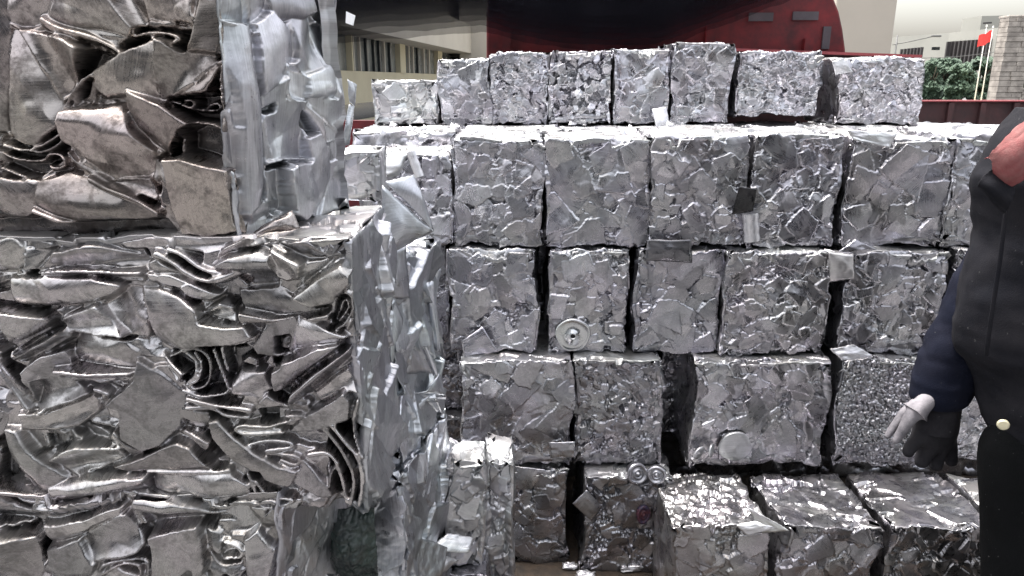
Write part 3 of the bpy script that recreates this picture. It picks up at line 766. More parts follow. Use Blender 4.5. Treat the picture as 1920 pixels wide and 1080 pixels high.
# fourth row
zb4 = Zat(873, 2.15)
FOU = [(866, 660, 1074, 'slab', 71, 'fourth-row bale of horizontal smooth sheets, at the left end of the row', {}, 2.15),
       (1076, 666, 1239, 'chips', 72, 'dark fourth-row bale of creased sheets, left of the recessed dark bale', dict(bright=.75), 2.15),
       (1300, 668, 1552, 'plates', 74, 'widest fourth-row bale, with a flattened round disc near its bottom left', dict(warm=.35), 2.14),
       (1570, 680, 1735, 'swarf', 75, 'bale of very fine shredded chips, behind the man\'s gloved hand', dict(bright=.85), 2.15),
       (1740, 690, 1990, 'straw', 76, 'bale of short narrow strips, seen between the man\'s arm and trousers', {}, 2.17)]
for x0, y0, x1, st, sd_, lb, kw, Y in FOU:
    rowbale(x0, y0, x1, 873, Y, .42, st, sd_, lb, G4, z0=zb4 + .003, z1=zb3 - .003, **kw)
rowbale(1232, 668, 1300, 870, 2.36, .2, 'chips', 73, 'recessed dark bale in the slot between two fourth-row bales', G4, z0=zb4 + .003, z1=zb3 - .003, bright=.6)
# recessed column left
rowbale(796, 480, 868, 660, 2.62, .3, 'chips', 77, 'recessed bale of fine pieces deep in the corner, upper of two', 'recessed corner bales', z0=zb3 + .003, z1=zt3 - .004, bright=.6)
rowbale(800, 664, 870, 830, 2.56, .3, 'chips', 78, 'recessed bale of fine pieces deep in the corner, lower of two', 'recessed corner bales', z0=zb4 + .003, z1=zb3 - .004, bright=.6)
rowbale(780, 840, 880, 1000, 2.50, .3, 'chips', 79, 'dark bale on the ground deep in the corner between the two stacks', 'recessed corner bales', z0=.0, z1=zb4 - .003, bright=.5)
# ground row
rowbale(962, 862, 1064, 1052, 2.13, .4, 'plates', 81, 'tall ground bale of broad grey plates, left of the black gap', G5, z0=.0, z1=zb4 - .004, bright=.8)
rowbale(1094, 870, 1256, 1060, 2.08, .4, 'mixed', 82, 'ground bale with round caps pressed along its top edge', G5, z0=.0, z1=zb4 - .004, bright=.75)
zf = Zat(992, 1.83)
GR = [(1262, 1438, 'slab', 83, 'ground bale with a flat brownish front and a spiky bright top', dict(warm=.8, bright=.8, top='chips', mats={})),
      (1464, 1644, 'plates', 84, 'ground bale with a creased bright top, middle of the three that stand forward', dict(warm=.5, bright=.8, top='plates', mats={})),
      (1660, 1862, 'mixed', 85, 'ground bale with a top of long flat strips, beside the man\'s trousers', dict(warm=.6, bright=.75, top='lam_h', mats={})),
      (1872, 2060, 'mixed', 86, 'ground bale hidden behind the man\'s legs', dict(warm=.5, bright=.8))]
for x0, x1, st, sd_, lb, kw in GR:
    rowbale(x0, 992, x1, 1150, 1.83, .30, st, sd_, lb, G5, z0=.0, z1=zf, **kw)
# rank behind, added to keep light out of the slots
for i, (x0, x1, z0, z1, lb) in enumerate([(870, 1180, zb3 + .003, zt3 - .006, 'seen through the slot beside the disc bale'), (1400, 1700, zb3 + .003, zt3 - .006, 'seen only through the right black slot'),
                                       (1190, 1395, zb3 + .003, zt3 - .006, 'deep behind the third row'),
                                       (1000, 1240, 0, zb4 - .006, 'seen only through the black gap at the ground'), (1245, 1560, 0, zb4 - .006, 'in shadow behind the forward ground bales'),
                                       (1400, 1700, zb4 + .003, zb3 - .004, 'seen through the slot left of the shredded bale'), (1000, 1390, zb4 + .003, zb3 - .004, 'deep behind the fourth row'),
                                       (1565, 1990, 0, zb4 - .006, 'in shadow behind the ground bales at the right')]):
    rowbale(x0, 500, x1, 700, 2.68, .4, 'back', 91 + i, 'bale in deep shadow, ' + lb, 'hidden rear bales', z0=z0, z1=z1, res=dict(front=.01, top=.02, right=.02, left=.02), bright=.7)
# ------------------------------------------------------------------ simple mesh helpers
class MB:
    def __init__(s): s.v, s.f = [], []
    def box(s, x0, x1, y0, y1, z0, z1):
        return s.prism([(x0, y0), (x1, y0), (x1, y1), (x0, y1)], z0, z1)
    def prism(s, plan, z0, z1):
        n = len(plan); b = len(s.v); s.v += [(p[0], p[1], z0) for p in plan] + [(p[0], p[1], z1) for p in plan]
        s.f += [tuple(range(b, b + n))[::-1], tuple(range(b + n, b + 2 * n))] + [(b + i, b + (i + 1) % n, b + n + (i + 1) % n, b + n + i) for i in range(n)]
        return s
    def extrude(s, pts, d):
        """closed outline of 3D points pushed along d"""
        n = len(pts); b = len(s.v); d = Vector(d); s.v += [tuple(p) for p in pts] + [tuple(Vector(p) + d) for p in pts]
        s.f += [tuple(range(b, b + n)), tuple(range(b + n, b + 2 * n))[::-1]] + [(b + i, b + n + i, b + n + (i + 1) % n, b + (i + 1) % n) for i in range(n)]
        return s
    def tube(s, pts, r, k=8, taper=None):
        pts = [Vector(p) for p in pts]; rings = []
        for i, p in enumerate(pts):
            d = (pts[min(i + 1, len(pts) - 1)] - pts[max(i - 1, 0)]).normalized(); a = d.orthogonal().normalized()
            if i and rings: a = (pa - d * pa.dot(d)).normalized()
            pa = a; c = d.cross(a); rr = r if taper is None else r + (taper - r) * i / (len(pts) - 1)
            b = len(s.v); s.v += [tuple(p + (a * math.cos(6.2832 * j / k) + c * math.sin(6.2832 * j / k)) * rr) for j in range(k)]; rings.append(b)
        for u, w_ in zip(rings[:-1], rings[1:]): s.f += [(u + j, u + (j + 1) % k, w_ + (j + 1) % k, w_ + j) for j in range(k)]
        s.f += [tuple(rings[0] + j for j in range(k))[::-1], tuple(rings[-1] + j for j in range(k))]
        return s
    def build(s, name, mat, parent=None, smooth=False, bevel=0, origin=None):
        me = bpy.data.meshes.new(name); o_ = Vector(origin) if origin is not None else Vector((0, 0, 0))
        me.from_pydata([tuple(Vector(v) - o_) for v in s.v], [], s.f); me.update()
        bm = bmesh.new(); bm.from_mesh(me); bmesh.ops.recalc_face_normals(bm, faces=bm.faces); bm.to_mesh(me); bm.free()
        if smooth: me.polygons.foreach_set('use_smooth', [True] * len(me.polygons))
        o = link(name, me, mat, None); o.location = o_
        if parent is not None: o.parent = parent; o.matrix_parent_inverse = Matrix.Translation(parent.location).inverted()
        if bevel:
            b = o.modifiers.new('bevel', 'BEVEL'); b.width = bevel; b.segments = 2; b.limit_method = 'ANGLE'
        return o
# ------------------------------------------------------------------ ground
M['dirt'] = plain('dark_brown_dirt', (.045, .030, .020), .85, noise=.3, scale=22, bump=.8, col2=(.016, .013, .011))  # dark brown base with darker mottling
M['concrete'] = plain('worn_concrete', (.12, .12, .122), .85, noise=.15, scale=3, bump=.3, col2=(.07, .07, .072))
gx = np.concatenate([-np.geomspace(600, 3, 14), np.linspace(-2.9, 2.9, 150), np.geomspace(3, 600, 14)])
gy = np.concatenate([-np.geomspace(600, 1, 14), np.linspace(-.9, 3, 100), np.geomspace(3.1, 900, 14)])
XX, YY = np.meshgrid(gx, gy); ZZ = (fbm(XX * 6, YY * 6, 3, 4) - .5) * .02 * (np.abs(XX) < 2.8) * (np.abs(YY - 1) < 1.8) - .014
nyy, nxx = XX.shape; idx = np.arange(nxx * nyy).reshape(nyy, nxx)
me = bpy.data.meshes.new('ground'); me.from_pydata(np.stack([XX, YY, ZZ], -1).reshape(-1, 3).tolist(), [], np.stack([idx[:-1, :-1], idx[:-1, 1:], idx[1:, 1:], idx[1:, :-1]], -1).reshape(-1, 4).tolist())
tag(link('ground', me, M['concrete']), 'worn grey concrete yard', kind='structure')
tag(MB().prism([(-.6, 1.55), (.1, 1.45), (.7, 1.6), (2.2, 1.6), (2.2, 3.2), (-.6, 3.2)], -.02, .0).build('dirt_ground', M['dirt']), 'dark brown dirt under the bales', kind='structure')
# pale road beyond the truck
M['road'] = plain('pale_road', (.42, .38, .27), .8, noise=.1, scale=2)
tag(MB().box(2, 60, 30, 48, -.01, .004).build('road', M['road']), 'pale yellowish road beyond the truck', kind='structure')
# ------------------------------------------------------------------ red truck behind the bales
M['red'] = plain('red_truck_paint', (.16, .009, .014), .5, noise=.15, scale=11, col2=(.05, .004, .008))
M['rust'] = plain('rusty_red_steel', (.075, .028, .030), .7, noise=.2, scale=14, col2=(.035, .018, .020))
M['rail'] = plain('pinkish_rail_paint', (.34, .07, .08), .5, noise=.15, scale=20)
M['strip'] = plain('grey_marker_strip', (.085, .08, .095), .7, noise=.2)
truck = tag(empty('truck', (.9, 3.6, 0)), 'red truck body with upright end panel, standing behind the top row of bales', 'truck')
Yt = 3.62
out = [(912, 330), (912, 30), (918, -60), (1500, -70), (1545, -50), (1562, -8), (1574, 22), (1581, 55), (1586, 92), (1590, 330)]
ep = MB().extrude([P(x, y, Yt) for x, y in out], (0, .06, 0)).build('end_panel', M['red'], truck, bevel=.01)
for (x0, x1, y0, y1) in ((1405, 1450, 24, 40), (1487, 1535, 22, 38), (1543, 1557, 50, 92)):
    a, b = P(x0, (y0 + y1) / 2, Yt - .012), P(x1, (y0 + y1) / 2, Yt - .012)
    MB().box(a.x, b.x, Yt - .012, Yt - .001, Zat(y1, Yt), Zat(y0, Yt)).build('marker_strip', M['strip'], truck)
for x in (950, 1330, 1515): a = P(x, 60, Yt); MB().box(a.x - .02, a.x + .02, Yt - .03, Yt - .0015, .9, a.z + (.02 if x < 1515 else -.03)).build('rib', M['red'], truck)
# side board with its rail, behind the top row
Ys = 3.44
a, b = P(1330, 92, Ys), P(1722, 106, Ys)
MB().extrude([(a.x, Ys, a.z), (b.x, Ys, b.z), (b.x, Ys, 1.0), (a.x, Ys, 1.0)], (0, .03, 0)).build('side_board', M['rust'], truck)
MB().extrude([(a.x, Ys - .03, a.z + .006), (b.x, Ys - .03, b.z + .006), (b.x, Ys - .03, b.z - .006), (a.x, Ys - .03, a.z - .006)], (0, .07, 0)).build('rail', M['rail'], truck)
a, b = P(1716, 191, Ys), P(2150, 191, Ys)
lowb = MB().box(a.x, b.x, Ys, Ys + .03, .8, a.z).build('low_side_board', M['rust'], truck)
MB().box(a.x, b.x, Ys - .02, Ys + .05, a.z + .001, a.z + .007).build('board_edge', M['rail'], truck)
for x in (1780, 1840, 1902, 1960): c = P(x, 200, Ys); MB().box(c.x - .012, c.x + .012, Ys - .018, Ys - .001, .8, a.z - .004).build('board_rib', M['rust'], truck)
a, b = P(560, 226, Ys), P(712, 226, Ys)
MB().box(a.x, b.x, Ys, Ys + .04, .8, a.z).build('low_side_board', M['red'], truck)
MB().box(P(560, 226, 3.5).x, P(2150, 226, 3.5).x, 3.66, 5.2, .9, 1.0).build('load_bed', M['rust'], truck)
for x in (-.6, 2.6):
    for y in (3.75, 4.9):
        MB().tube([(x - .12, y, .45), (x + .12, y, .45)], .45, 24).build('wheel', plain('tyre_rubber', (.03, .03, .03), .9), truck)
# ------------------------------------------------------------------ made-up translucent layers imitating the dark fade above the truck
M['fade_navy'] = plain('navy_fade', (.0035, .0038, .007), .9, noise=.15, scale=3, spec=.05)
low = [(560, 66), (640, 70), (700, 62), (780, 57), (860, 50), (905, 48), (960, 62), (1050, 78), (1130, 84), (1230, 82), (1290, 60), (1350, 38), (1410, 16), (1470, -6), (1530, -40)]
xs = np.linspace(560, 1530, 160); lo = np.interp(xs, *zip(*low)); v = []; f = []
nr = 14
m_, t_, b_ = nodes('dark_fade_sheet'); b_.inputs['Base Color'].default_value = (.006, .006, .009, 1); b_.inputs['Roughness'].default_value = .95; b_.inputs['Specular IOR Level'].default_value = .05
b_.inputs['Alpha'].default_value = .5; M['net'] = m_
can = tag(empty('dark_fade', tuple(P(1050, 60, 3.40))), 'made-up translucent dark layers imitating the dark fade above the truck and the top row of bales', 'shade net')
for ly in range(7):
    v, f = [], []
    for i, x in enumerate(xs):
        yb = lo[i] + 12 - 11 * ly + 3 * float(fbm(np.array(x / 40.), np.array(ly * 3.), 5, 3) - .5) * 2
        for j in range(nr):
            t = j / (nr - 1); y = yb + (-260 - yb) * t ** 1.3
            fold = .05 * (float(fbm(np.array(x / 60. + t * .8), np.array(t * 1.5), 8, 3)) - .5) * 2
            v.append(tuple(P(x, y, 3.37 + fold - .008 * ly) - can.location))
    for i in range(len(xs) - 1):
        for j in range(nr - 1): a = i * nr + j; f.append((a, a + nr, a + nr + 1, a + 1))
    me = bpy.data.meshes.new('fade_layer'); me.from_pydata(v, [], f); me.update(); me.polygons.foreach_set('use_smooth', [True] * len(f))
    o = link('fade_layer', me, M['net']); o.parent = can
M['white'] = plain('white_card', (.82, .83, .86), .6, noise=.03)
pts = [P(649, 21, 3.3), P(666, 29, 3.3), P(662, 48, 3.3), P(648, 43, 3.3)]
tag(MB().extrude(pts, (0, .006, 0)).build('tag', M['white']), 'small white four-sided tag against the dark fade layers, beside the brown-stained bale', 'tag')
# ------------------------------------------------------------------ low office building at the left, running away to the right
M['cream'] = plain('cream_wall', (.40, .365, .27), .85, noise=.06, scale=.8)
M['greywall'] = plain('grey_beige_wall', (.34, .32, .29), .85, noise=.06, scale=.6)
M['curtain'] = plain('curtained_glass', (.16, .17, .17), .25, noise=.25, scale=1.6)
M['dark'] = plain('dark_glass', (.02, .025, .03), .15, noise=.2, scale=1)
dirb = ray(1115, 150); dirb = Vector((dirb.x, dirb.y, 0)); dirb /= dirb.y
pA = P(640, 150, 25)
def wall_at(px):                        # the point of the facade line seen at column px
    k = (px - 960) / F * (1 / 1.0)
    # solve x = k*depth, depth = Y*cp + (EYE-z)*sp with z about 3
    Y = 25.
    for _ in range(30):
        x = pA.x + dirb.x * (Y - 25); dep = Y * _cp + (EYE - 3) * _sp
        g = k * dep - x; Y += g / (dirb.x - k * _cp)
    return Vector((pA.x + dirb.x * (Y - 25), Y, 0))
def fac(name, px0, px1, z0, z1, d0, d1, mat, par):
    a, b = wall_at(px0), wall_at(px1); n = Vector((1, -dirb.x, 0)).normalized()
    return MB().prism([tuple(a + n * d0)[:2], tuple(b + n * d0)[:2], tuple(b + n * d1)[:2], tuple(a + n * d1)[:2]], z0, z1).build(name, mat, par)
Ya = wall_at(660).y
off = tag(empty('office_building', tuple(wall_at(660))), 'cream office building with curtained windows, far left behind the bales', 'building')
zs = Zat(133, Ya); zh = Zat(66, Ya); zl = Zat(194, Ya); zw = Zat(226, Ya)
fac('wall', 560, 905, zl, zs, -.4, .0, M['cream'], off); fac('wall', 560, 905, -.1, zw, -.4, .0, M['cream'], off)
fac('window_band', 560, 905, zw, zl, -.5, -.12, M['dark'], off)
wb = fac('window_band', 560, 905, zs, zh + .4, -.5, -.15, M['curtain'], off)
fac('fascia', 560, 862, zh, zh + 1.5, -.4, 1.2, M['greywall'], off)
fac('roof_wall', 560, 905, zh + 1.2, zh + 4, -.6, -.1, M['greywall'], off)
for x0, x1 in ((655, 657), (747, 757), (819, 827)): fac('pillar', x0, x1, zs, zh, -.2, .06, M['cream'], off)
for x0 in (664, 676, 689, 703, 713, 722, 733, 768, 776, 785, 796, 806): fac('curtain_fold', x0, x0 + 1.6, zs, zh, -.16, -.05, M['dark'] if x0 % 2 else M['greywall'], off)
a = P(862, 100, 44); b = P(914, 100, 44)
tag(MB().box(a.x, b.x, 44, 50, -.1, 12).build('stair_tower', M['greywall']), 'plain grey stair tower at the end of the cream office building', 'building')
# ------------------------------------------------------------------ tall plain wall right of the truck
a, b = P(1560, 80, 14), P(1673, 80, 14)
tag(MB().box(a.x, b.x, 14, 14.8, -.02, 6).build('rendered_wall', plain('rendered_wall_paint', (.43, .39, .34), .85, noise=.05, scale=.7), bevel=.03), 'tall plain beige rendered wall right of the red truck panel', 'wall')
# ------------------------------------------------------------------ factory building far right
M['fac'] = plain('pale_render', (.30, .30, .275), .8, noise=.05, scale=.2)
M['fin'] = plain('dark_window_strip', (.045, .04, .042), .6, noise=.1)  # plain dark colour for window strips and roof vent
fb = tag(empty('factory_building', tuple(P(1800, 150, 85)[:2]) + (0,)), 'long pale factory with tall narrow windows, beyond the trees at the right', 'building')
def seg(name, xa_, Ya_, xb_, Yb_, za, zb, mat, th=4.0, fwd=0.0):
    A_ = P(xa_, 150, Ya_); B_ = P(xb_, 150, Yb_); d = Vector((0, 1, 0))
    return MB().prism([(A_.x, Ya_ - fwd), (B_.x, Yb_ - fwd), (B_.x, Yb_ - fwd + th), (A_.x, Ya_ - fwd + th)], za, zb).build(name, mat, fb)
Y0, Y1f = 100., 84.
seg('wall', 1640, Y0 + 3, 1782, 90.5, -.1, Zat(62, 92), M['fac'])
seg('wall', 1782, 90., 1960, 74., -.1, Zat(58, 88.), M['fac'])
seg('roof_block', 1822, 95., 1990, 92., Zat(60, 95.) - 1, Zat(30, 95.), M['fac'])
MB().extrude([P(1844, 42, 91.8), P(1860, 41, 91.8), P(1860, 44, 91.8), P(1844, 45, 91.8)], (0, .1, 0)).build('roof_vent', M['fin'], fb)
def fy(px): return 90. + (74. - 90.) * (px - 1782) / (1960 - 1782)
for i, x in enumerate(np.arange(1777, 1855, 7.6)):
    y_ = fy(max(x, 1783)) - .3
    a = P(x, 78 - (x - 1777) * .07, y_); b = P(x + 2.6, 120, y_)
    MB().box(a.x, b.x, y_, y_ + .25, Zat(119, y_), a.z).build('window_strip', M['fin'], fb)
for x in np.arange(1690, 1728, 6.3):
    y_ = 95. - (x - 1640) * .08 - .6
    a = P(x, 92 - (x - 1690) * .1, y_); b = P(x + 2.2, 104, y_)
    MB().box(a.x, b.x, y_, y_ + .25, Zat(108, y_), a.z).build('window_strip', M['fin'], fb)
a, b = P(1748, 88, 92), P(1761, 94, 92)
MB().box(a.x, b.x, 91.9, 92.1, b.z, a.z).build('window', M['dark'], fb)
# ------------------------------------------------------------------ trees
M['leaf'] = plain('hazed_leaves', (.075, .12, .08), .7, noise=.3, scale=.6, col2=(.04, .07, .05))  # green paled and flattened, distance haze put into the leaf colour
M['bark'] = plain('bark', (.09, .07, .05), .9, noise=.2)
def tree(px, Y, ytop, wpx, label, seed):
    r = random.Random(seed); base = P(px, 178, Y); base = Vector((base.x, Y, 0)); H_ = Zat(ytop, Y); R_ = wpx / F * Y / 2
    t = tag(empty('tree', tuple(base)), label, 'tree', 'trees in front of the factory')
    mb = MB().tube([base, base + Vector((.1, 0, H_ * .3)), base + Vector((-.05, .1, H_ * .7))], .16, 8, .05)
    for k in range(6):
        an = r.uniform(0, 6.28); mb.tube([base + Vector((0, 0, H_ * r.uniform(.2, .5))), base + Vector((math.cos(an) * R_ * .7, math.sin(an) * R_ * .7, H_ * r.uniform(.6, .85)))], .06, 5, .02)
    mb.build('trunk', M['bark'], t, smooth=True)
    v, f = [], []
    cl = []
    for k in range(34):
        an = r.uniform(0, 6.28); q = r.random() ** .5; hh = r.uniform(.12, .95); wd = R_ * (1.05 - .55 * max(0, hh - .4)) * q
        cl.append((base.x + math.cos(an) * wd, base.y + math.sin(an) * wd * .8, H_ * hh * .97, R_ * r.uniform(.22, .4)))
    for cx, cy, cz, cr in cl:
        for i in range(150):
            d = Vector((r.gauss(0, 1), r.gauss(0, 1), r.gauss(0, 1))).normalized() * cr * r.uniform(.55, 1.05); p = Vector((cx, cy, cz)) + d
            if p.z > H_ * 1.03 or p.z < .1: continue
            s_ = r.uniform(.07, .16); u = Vector((r.uniform(-1, 1), r.uniform(-1, 1), r.uniform(-1, 1))).normalized(); w_ = u.orthogonal().normalized()
            b = len(v); v += [tuple(p - u * s_ - w_ * s_ * .6), tuple(p + u * s_ - w_ * s_ * .5), tuple(p + u * s_ * .7 + w_ * s_ * .6), tuple(p - u * s_ * .8 + w_ * s_ * .5)]; f.append((b, b + 1, b + 2, b + 3))
    me = bpy.data.meshes.new('crown'); me.from_pydata([tuple(Vector(p) - base) for p in v], [], f)
    o = link('crown', me, M['leaf']); o.parent = t
tree(1742, 52, 112, 46, 'leftmost bushy green tree, just right of the lone pale bale', 1)
tree(1770, 55, 106, 50, 'bushy tree, second from the left beyond the sideboard', 2)
tree(1800, 50, 116, 44, 'lowest of the bushy trees, left of the flagpoles', 3)
tree(1832, 53, 104, 52, 'tall bushy tree behind the white flagpoles', 4)
tree(1858, 56, 108, 44, 'bushy tree partly hidden by the left edge of the stone pillar', 5)
tree(1716, 54, 118, 40, 'bushy tree mostly hidden behind the lone pale bale', 7)
tree(1925, 50, 95, 60, 'bushy tree seen right of the stone pillar', 6)
# ------------------------------------------------------------------ flagpoles, lamp, wire, stone pillar
M['pole'] = plain('white_pole', (.7, .7, .68), .4, noise=.03)
M['flagred'] = plain('red_flag_cloth', (.75, .05, .05), .8, noise=.1)
for i, (px, yt, fl, lb) in enumerate(((1828, 50, None, 'white flagpole without a flag, leftmost of the three'), (1840, 52, (22, 20), 'white flagpole flying the larger red flag, middle of the three'), (1851, 66, (15, 15), 'white flagpole flying a small red flag, nearest the stone pillar'))):
    Yp = 40.; b = P(px, 184, Yp); base = Vector((b.x, Yp, 0)); top = P(px, yt, Yp)
    t = tag(empty('flagpole', tuple(base)), lb, 'flagpole', 'flagpoles')
    MB().tube([base, (base.x, Yp, top.z)], .035, 8, .018).build('pole', M['pole'], t, smooth=True)
    MB().tube([(base.x, Yp, top.z), (base.x, Yp, top.z + .1)], .05, 8, .02).build('finial', M['pole'], t)
    if fl:
        v, f = [], []; wf, hf = fl[0] / F * Yp, fl[1] / F * Yp
        for a_ in range(9):
            for c_ in range(5):
                u, q = a_ / 8, c_ / 4; v.append((base.x + (u * wf if i == 2 else -u * wf), Yp + .06 * math.sin(u * 6 + i), top.z - .12 - q * hf - u * hf * .45 + .03 * math.sin(u * 9)))
        for a_ in range(8):
            for c_ in range(4): k = a_ * 5 + c_; f.append((k, k + 1, k + 6, k + 5))
        me = bpy.data.meshes.new('flag'); me.from_pydata(v, [], f); o = link('flag', me, M['flagred'], t); s_ = o.modifiers.new('t', 'SOLIDIFY'); s_.thickness = .01
Yl = 30.; b = P(1683, 66, Yl)
t = tag(empty('street_lamp', (b.x, Yl, 0)), 'thin street lamp with a long arm, right of the beige wall', 'street lamp')
M['lampm'] = plain('lamp_steel', (.12, .12, .12), .5)
MB().tube([(b.x, Yl, 0), (b.x, Yl, b.z)], .045, 8, .03).build('pole', M['lampm'], t, smooth=True)
e1, e2 = P(1752, 68, Yl), P(1764, 68, Yl)
MB().tube([(b.x - .15, Yl, Zat(84, Yl)), (b.x + .5, Yl, Zat(78, Yl)), tuple(e1)], .018, 6).build('arm', M['lampm'], t, smooth=True)
MB().box(e1.x - .12, e2.x, Yl - .06, Yl + .06, e1.z - .03, e1.z + .04).build('lamp_head', M['lampm'], t, bevel=.02)
a, b = P(1725, 109, 30), P(1875, 96, 30)
cab = []
for k in range(13): u = k / 12; cab.append(a.lerp(b, u) - Vector((0, 0, .06 * math.sin(math.pi * u))))
tag(MB().tube(cab, .012, 5).build('cable', M['lampm']), 'thin black cable crossing in front of the factory and trees', 'cable')
# stone pillar
def stone(name):
    m, t_, b_ = nodes(name); tc = N(t_, 'ShaderNodeTexCoord'); mp = N(t_, 'ShaderNodeMapping'); mp.inputs['Rotation'].default_value = (math.pi / 2, 0, 0)
    t_.links.new(tc.outputs['Object'], mp.inputs[0])
    n = N(t_, 'ShaderNodeTexNoise', i_Scale=9.0, i_Detail=5.0); t_.links.new(tc.outputs['Object'], n.inputs['Vector'])
    c = mixc(t_, ramp(t_, n.outputs[0], .35, .65), (.36, .33, .30, 1), (.20, .18, .165, 1)); t_.links.new(c, b_.inputs['Base Color']); b_.inputs['Roughness'].default_value = .85
    return m
M['stone'] = stone('split_stone'); M['mortar'] = plain('dark_mortar', (.12, .11, .10), .9)
Yp = 11.; a, b = P(1872, 150, Yp), P(1920, 150, Yp); z1 = Zat(34, Yp)
sp = tag(empty('stone_pillar', ((a.x + b.x) / 2, Yp, 0)), 'pillar of rough grey stone courses, in front of the trees at the right edge', 'pillar')
MB().box(a.x + .01, b.x - .01, Yp + .01, Yp + .22, 0, z1 - .01).build('core', M['mortar'], sp)
rr = random.Random(5); mb = MB(); z = 0
while z < z1 - .03:
    hh = rr.uniform(.045, .085); x = a.x
    while x < b.x - .02:
        ww = min(rr.uniform(.10, .26), b.x - x); mb.box(x + .002, x + ww - .003, Yp - rr.uniform(.0, .025), Yp + .2, z + .002, min(z + hh - .003, z1)); x += ww
    z += hh
mb.build('stone_course', M['stone'], sp)
MB().prism([(a.x, Yp), (b.x, Yp), (b.x, Yp + .24), (a.x, Yp + .24)], z1, z1 + .04).build('cap', M['stone'], sp, bevel=.01)
x2 = P(2080, 180, Yp).x; zb_ = Zat(166, Yp)
lw = MB()
z = 0
while z < zb_:
    hh = rr.uniform(.05, .08); x = b.x + .005
    while x < x2: ww = rr.uniform(.12, .3); lw.box(x + .002, x + ww - .003, Yp - rr.uniform(.0, .02), Yp + .3, z + .002, min(z + hh - .003, zb_)); x += ww
    z += hh
tag(lw.build('stone_wall', M['stone']), 'low rough stone wall running right from the stone pillar', 'wall')

# ------------------------------------------------------------------ the shed added unseen behind the camera, for the metal to mirror
M['backdrop'] = plain('dark_backdrop_cladding', (.10, .10, .105), .7, noise=.25, scale=.7)
M['shutter'] = plain('backdrop_shutter_paint', (.03, .035, .045), .6, noise=.1, scale=1)
sh_ = tag(empty('backdrop', (0, -9, 0)), 'long dark shed added unseen behind the viewer for the metal to mirror', 'building')
MB().box(-22, 22, -15, -9, 0, 4.6).build('wall', M['backdrop'], sh_)
for x in (-15, -7.5, -.5, 6, 13): MB().box(x, x + 4.2, -9.001, -8.9, 0, 3.6).build('shutter', M['shutter'], sh_)
MB().box(-22.5, 22.5, -15.5, -8.2, 4.602, 4.9).build('roof', M['shutter'], sh_)
# ------------------------------------------------------------------ loose flaps, rolls and discs pressed into the bales
BALES = {}
for o in bpy.data.objects:
    if o.name.startswith('bale'): BALES[o.name] = o
def nearest(px, py, Y):
    """the bale whose box is nearest to this point"""
    p = P(px, py, Y); best = None
    for o in BALES.values():
        bb = [Vector(c) + o.location for c in o.bound_box]; lo = [min(c[i] for c in bb) for i in range(3)]; hi = [max(c[i] for c in bb) for i in range(3)]
        d = sum(max(lo[i] - p[i], 0, p[i] - hi[i]) ** 2 for i in range(3)); m_ = sum(((lo[i] + hi[i]) / 2 - p[i]) ** 2 for i in range(3)) * .001
        if best is None or d + m_ < best[0]: best = (d + m_, o)
    return best[1]
def patch(acc, q, bulge, rng, bright, warm, ang, n=14):
    a, b, c, d = (np.array(P(*p)) for p in q)
    u, v = np.meshgrid(np.linspace(0, 1, n), np.linspace(0, 1, n))
    pos = a * ((1 - u) * (1 - v))[..., None] + b * (u * (1 - v))[..., None] + c * (u * v)[..., None] + d * ((1 - u) * v)[..., None]
    nn = np.cross(b - a, d - a) + np.cross(c - b, d - b) * .5; nn /= np.linalg.norm(nn) + 1e-9
    if nn[1] > 0: nn = -nn
    L = dist(a, c); sd_ = rng.randrange(9999)
    hh = bulge * np.sin(np.pi * u) * np.sin(np.pi * v) + .05 * L * (fbm(u * 4, v * 4, sd_, 3) - .5)
    pos = pos + nn * hh[..., None] + (np.array([0, 0, 1.]) * (fbm(u * 9 + 3, v * 9, sd_ + 4, 2) - .5)[..., None] * .03 * L)
    T = np.zeros((n, n, 3)); T[...] = (bright, warm, ang); U = np.stack([u * dist(a, b), v * dist(a, d)], -1) + sd_ % 10
    acc.grid(pos, T, U)
_fr = random.Random(9)
def flap(quads, mat='alu_bright', bulge=.006, bright=1.0, warm=.2, ang=.0, name='loose_flap', parent=None, label=None, th=.0012):
    acc = MeshAcc()
    for q in quads: patch(acc, q, bulge, _fr, bright, warm, ang)
    par = parent or nearest(*quads[0][0])
    me = acc.mesh(name, par.location); o = link(name, me, M[mat], None); o.parent = par
    s_ = o.modifiers.new('thickness', 'SOLIDIFY'); s_.thickness = th
    if label: o['label'] = label
    return o
def roll(p0, p1, r, mat='alu_bright', bright=1.1, name='rolled_strip', squash=.7, parent=None):
    a, b = P(*p0), P(*p1); d = (b - a).normalized(); u = d.cross(Vector((0, 1, 0))).normalized(); w_ = d.cross(u)
    acc = MeshAcc(); n, k = 22, 10
    for rr_, tt in ((r, 1.0), (r * .8, 0.98)):
        pos = np.zeros((k, n, 3))
        for j in range(k):
            for i in range(n):
                t = 6.2832 * i / (n - 1) * tt; q = a.lerp(b, j / (k - 1)) + (u * math.cos(t) + w_ * math.sin(t) * squash) * (rr_ * (1 + .06 * math.sin(j * 1.7)))
                pos[j, i] = q
        T = np.zeros((k, n, 3)); T[...] = (bright, .2, .25); U = np.stack(np.meshgrid(np.linspace(0, .05, n), np.linspace(0, .08, k)), -1); acc.grid(pos, T, U)
    par = parent or nearest(*p0); o = link(name, acc.mesh(name, par.location), M[mat]); o.parent = par; return o
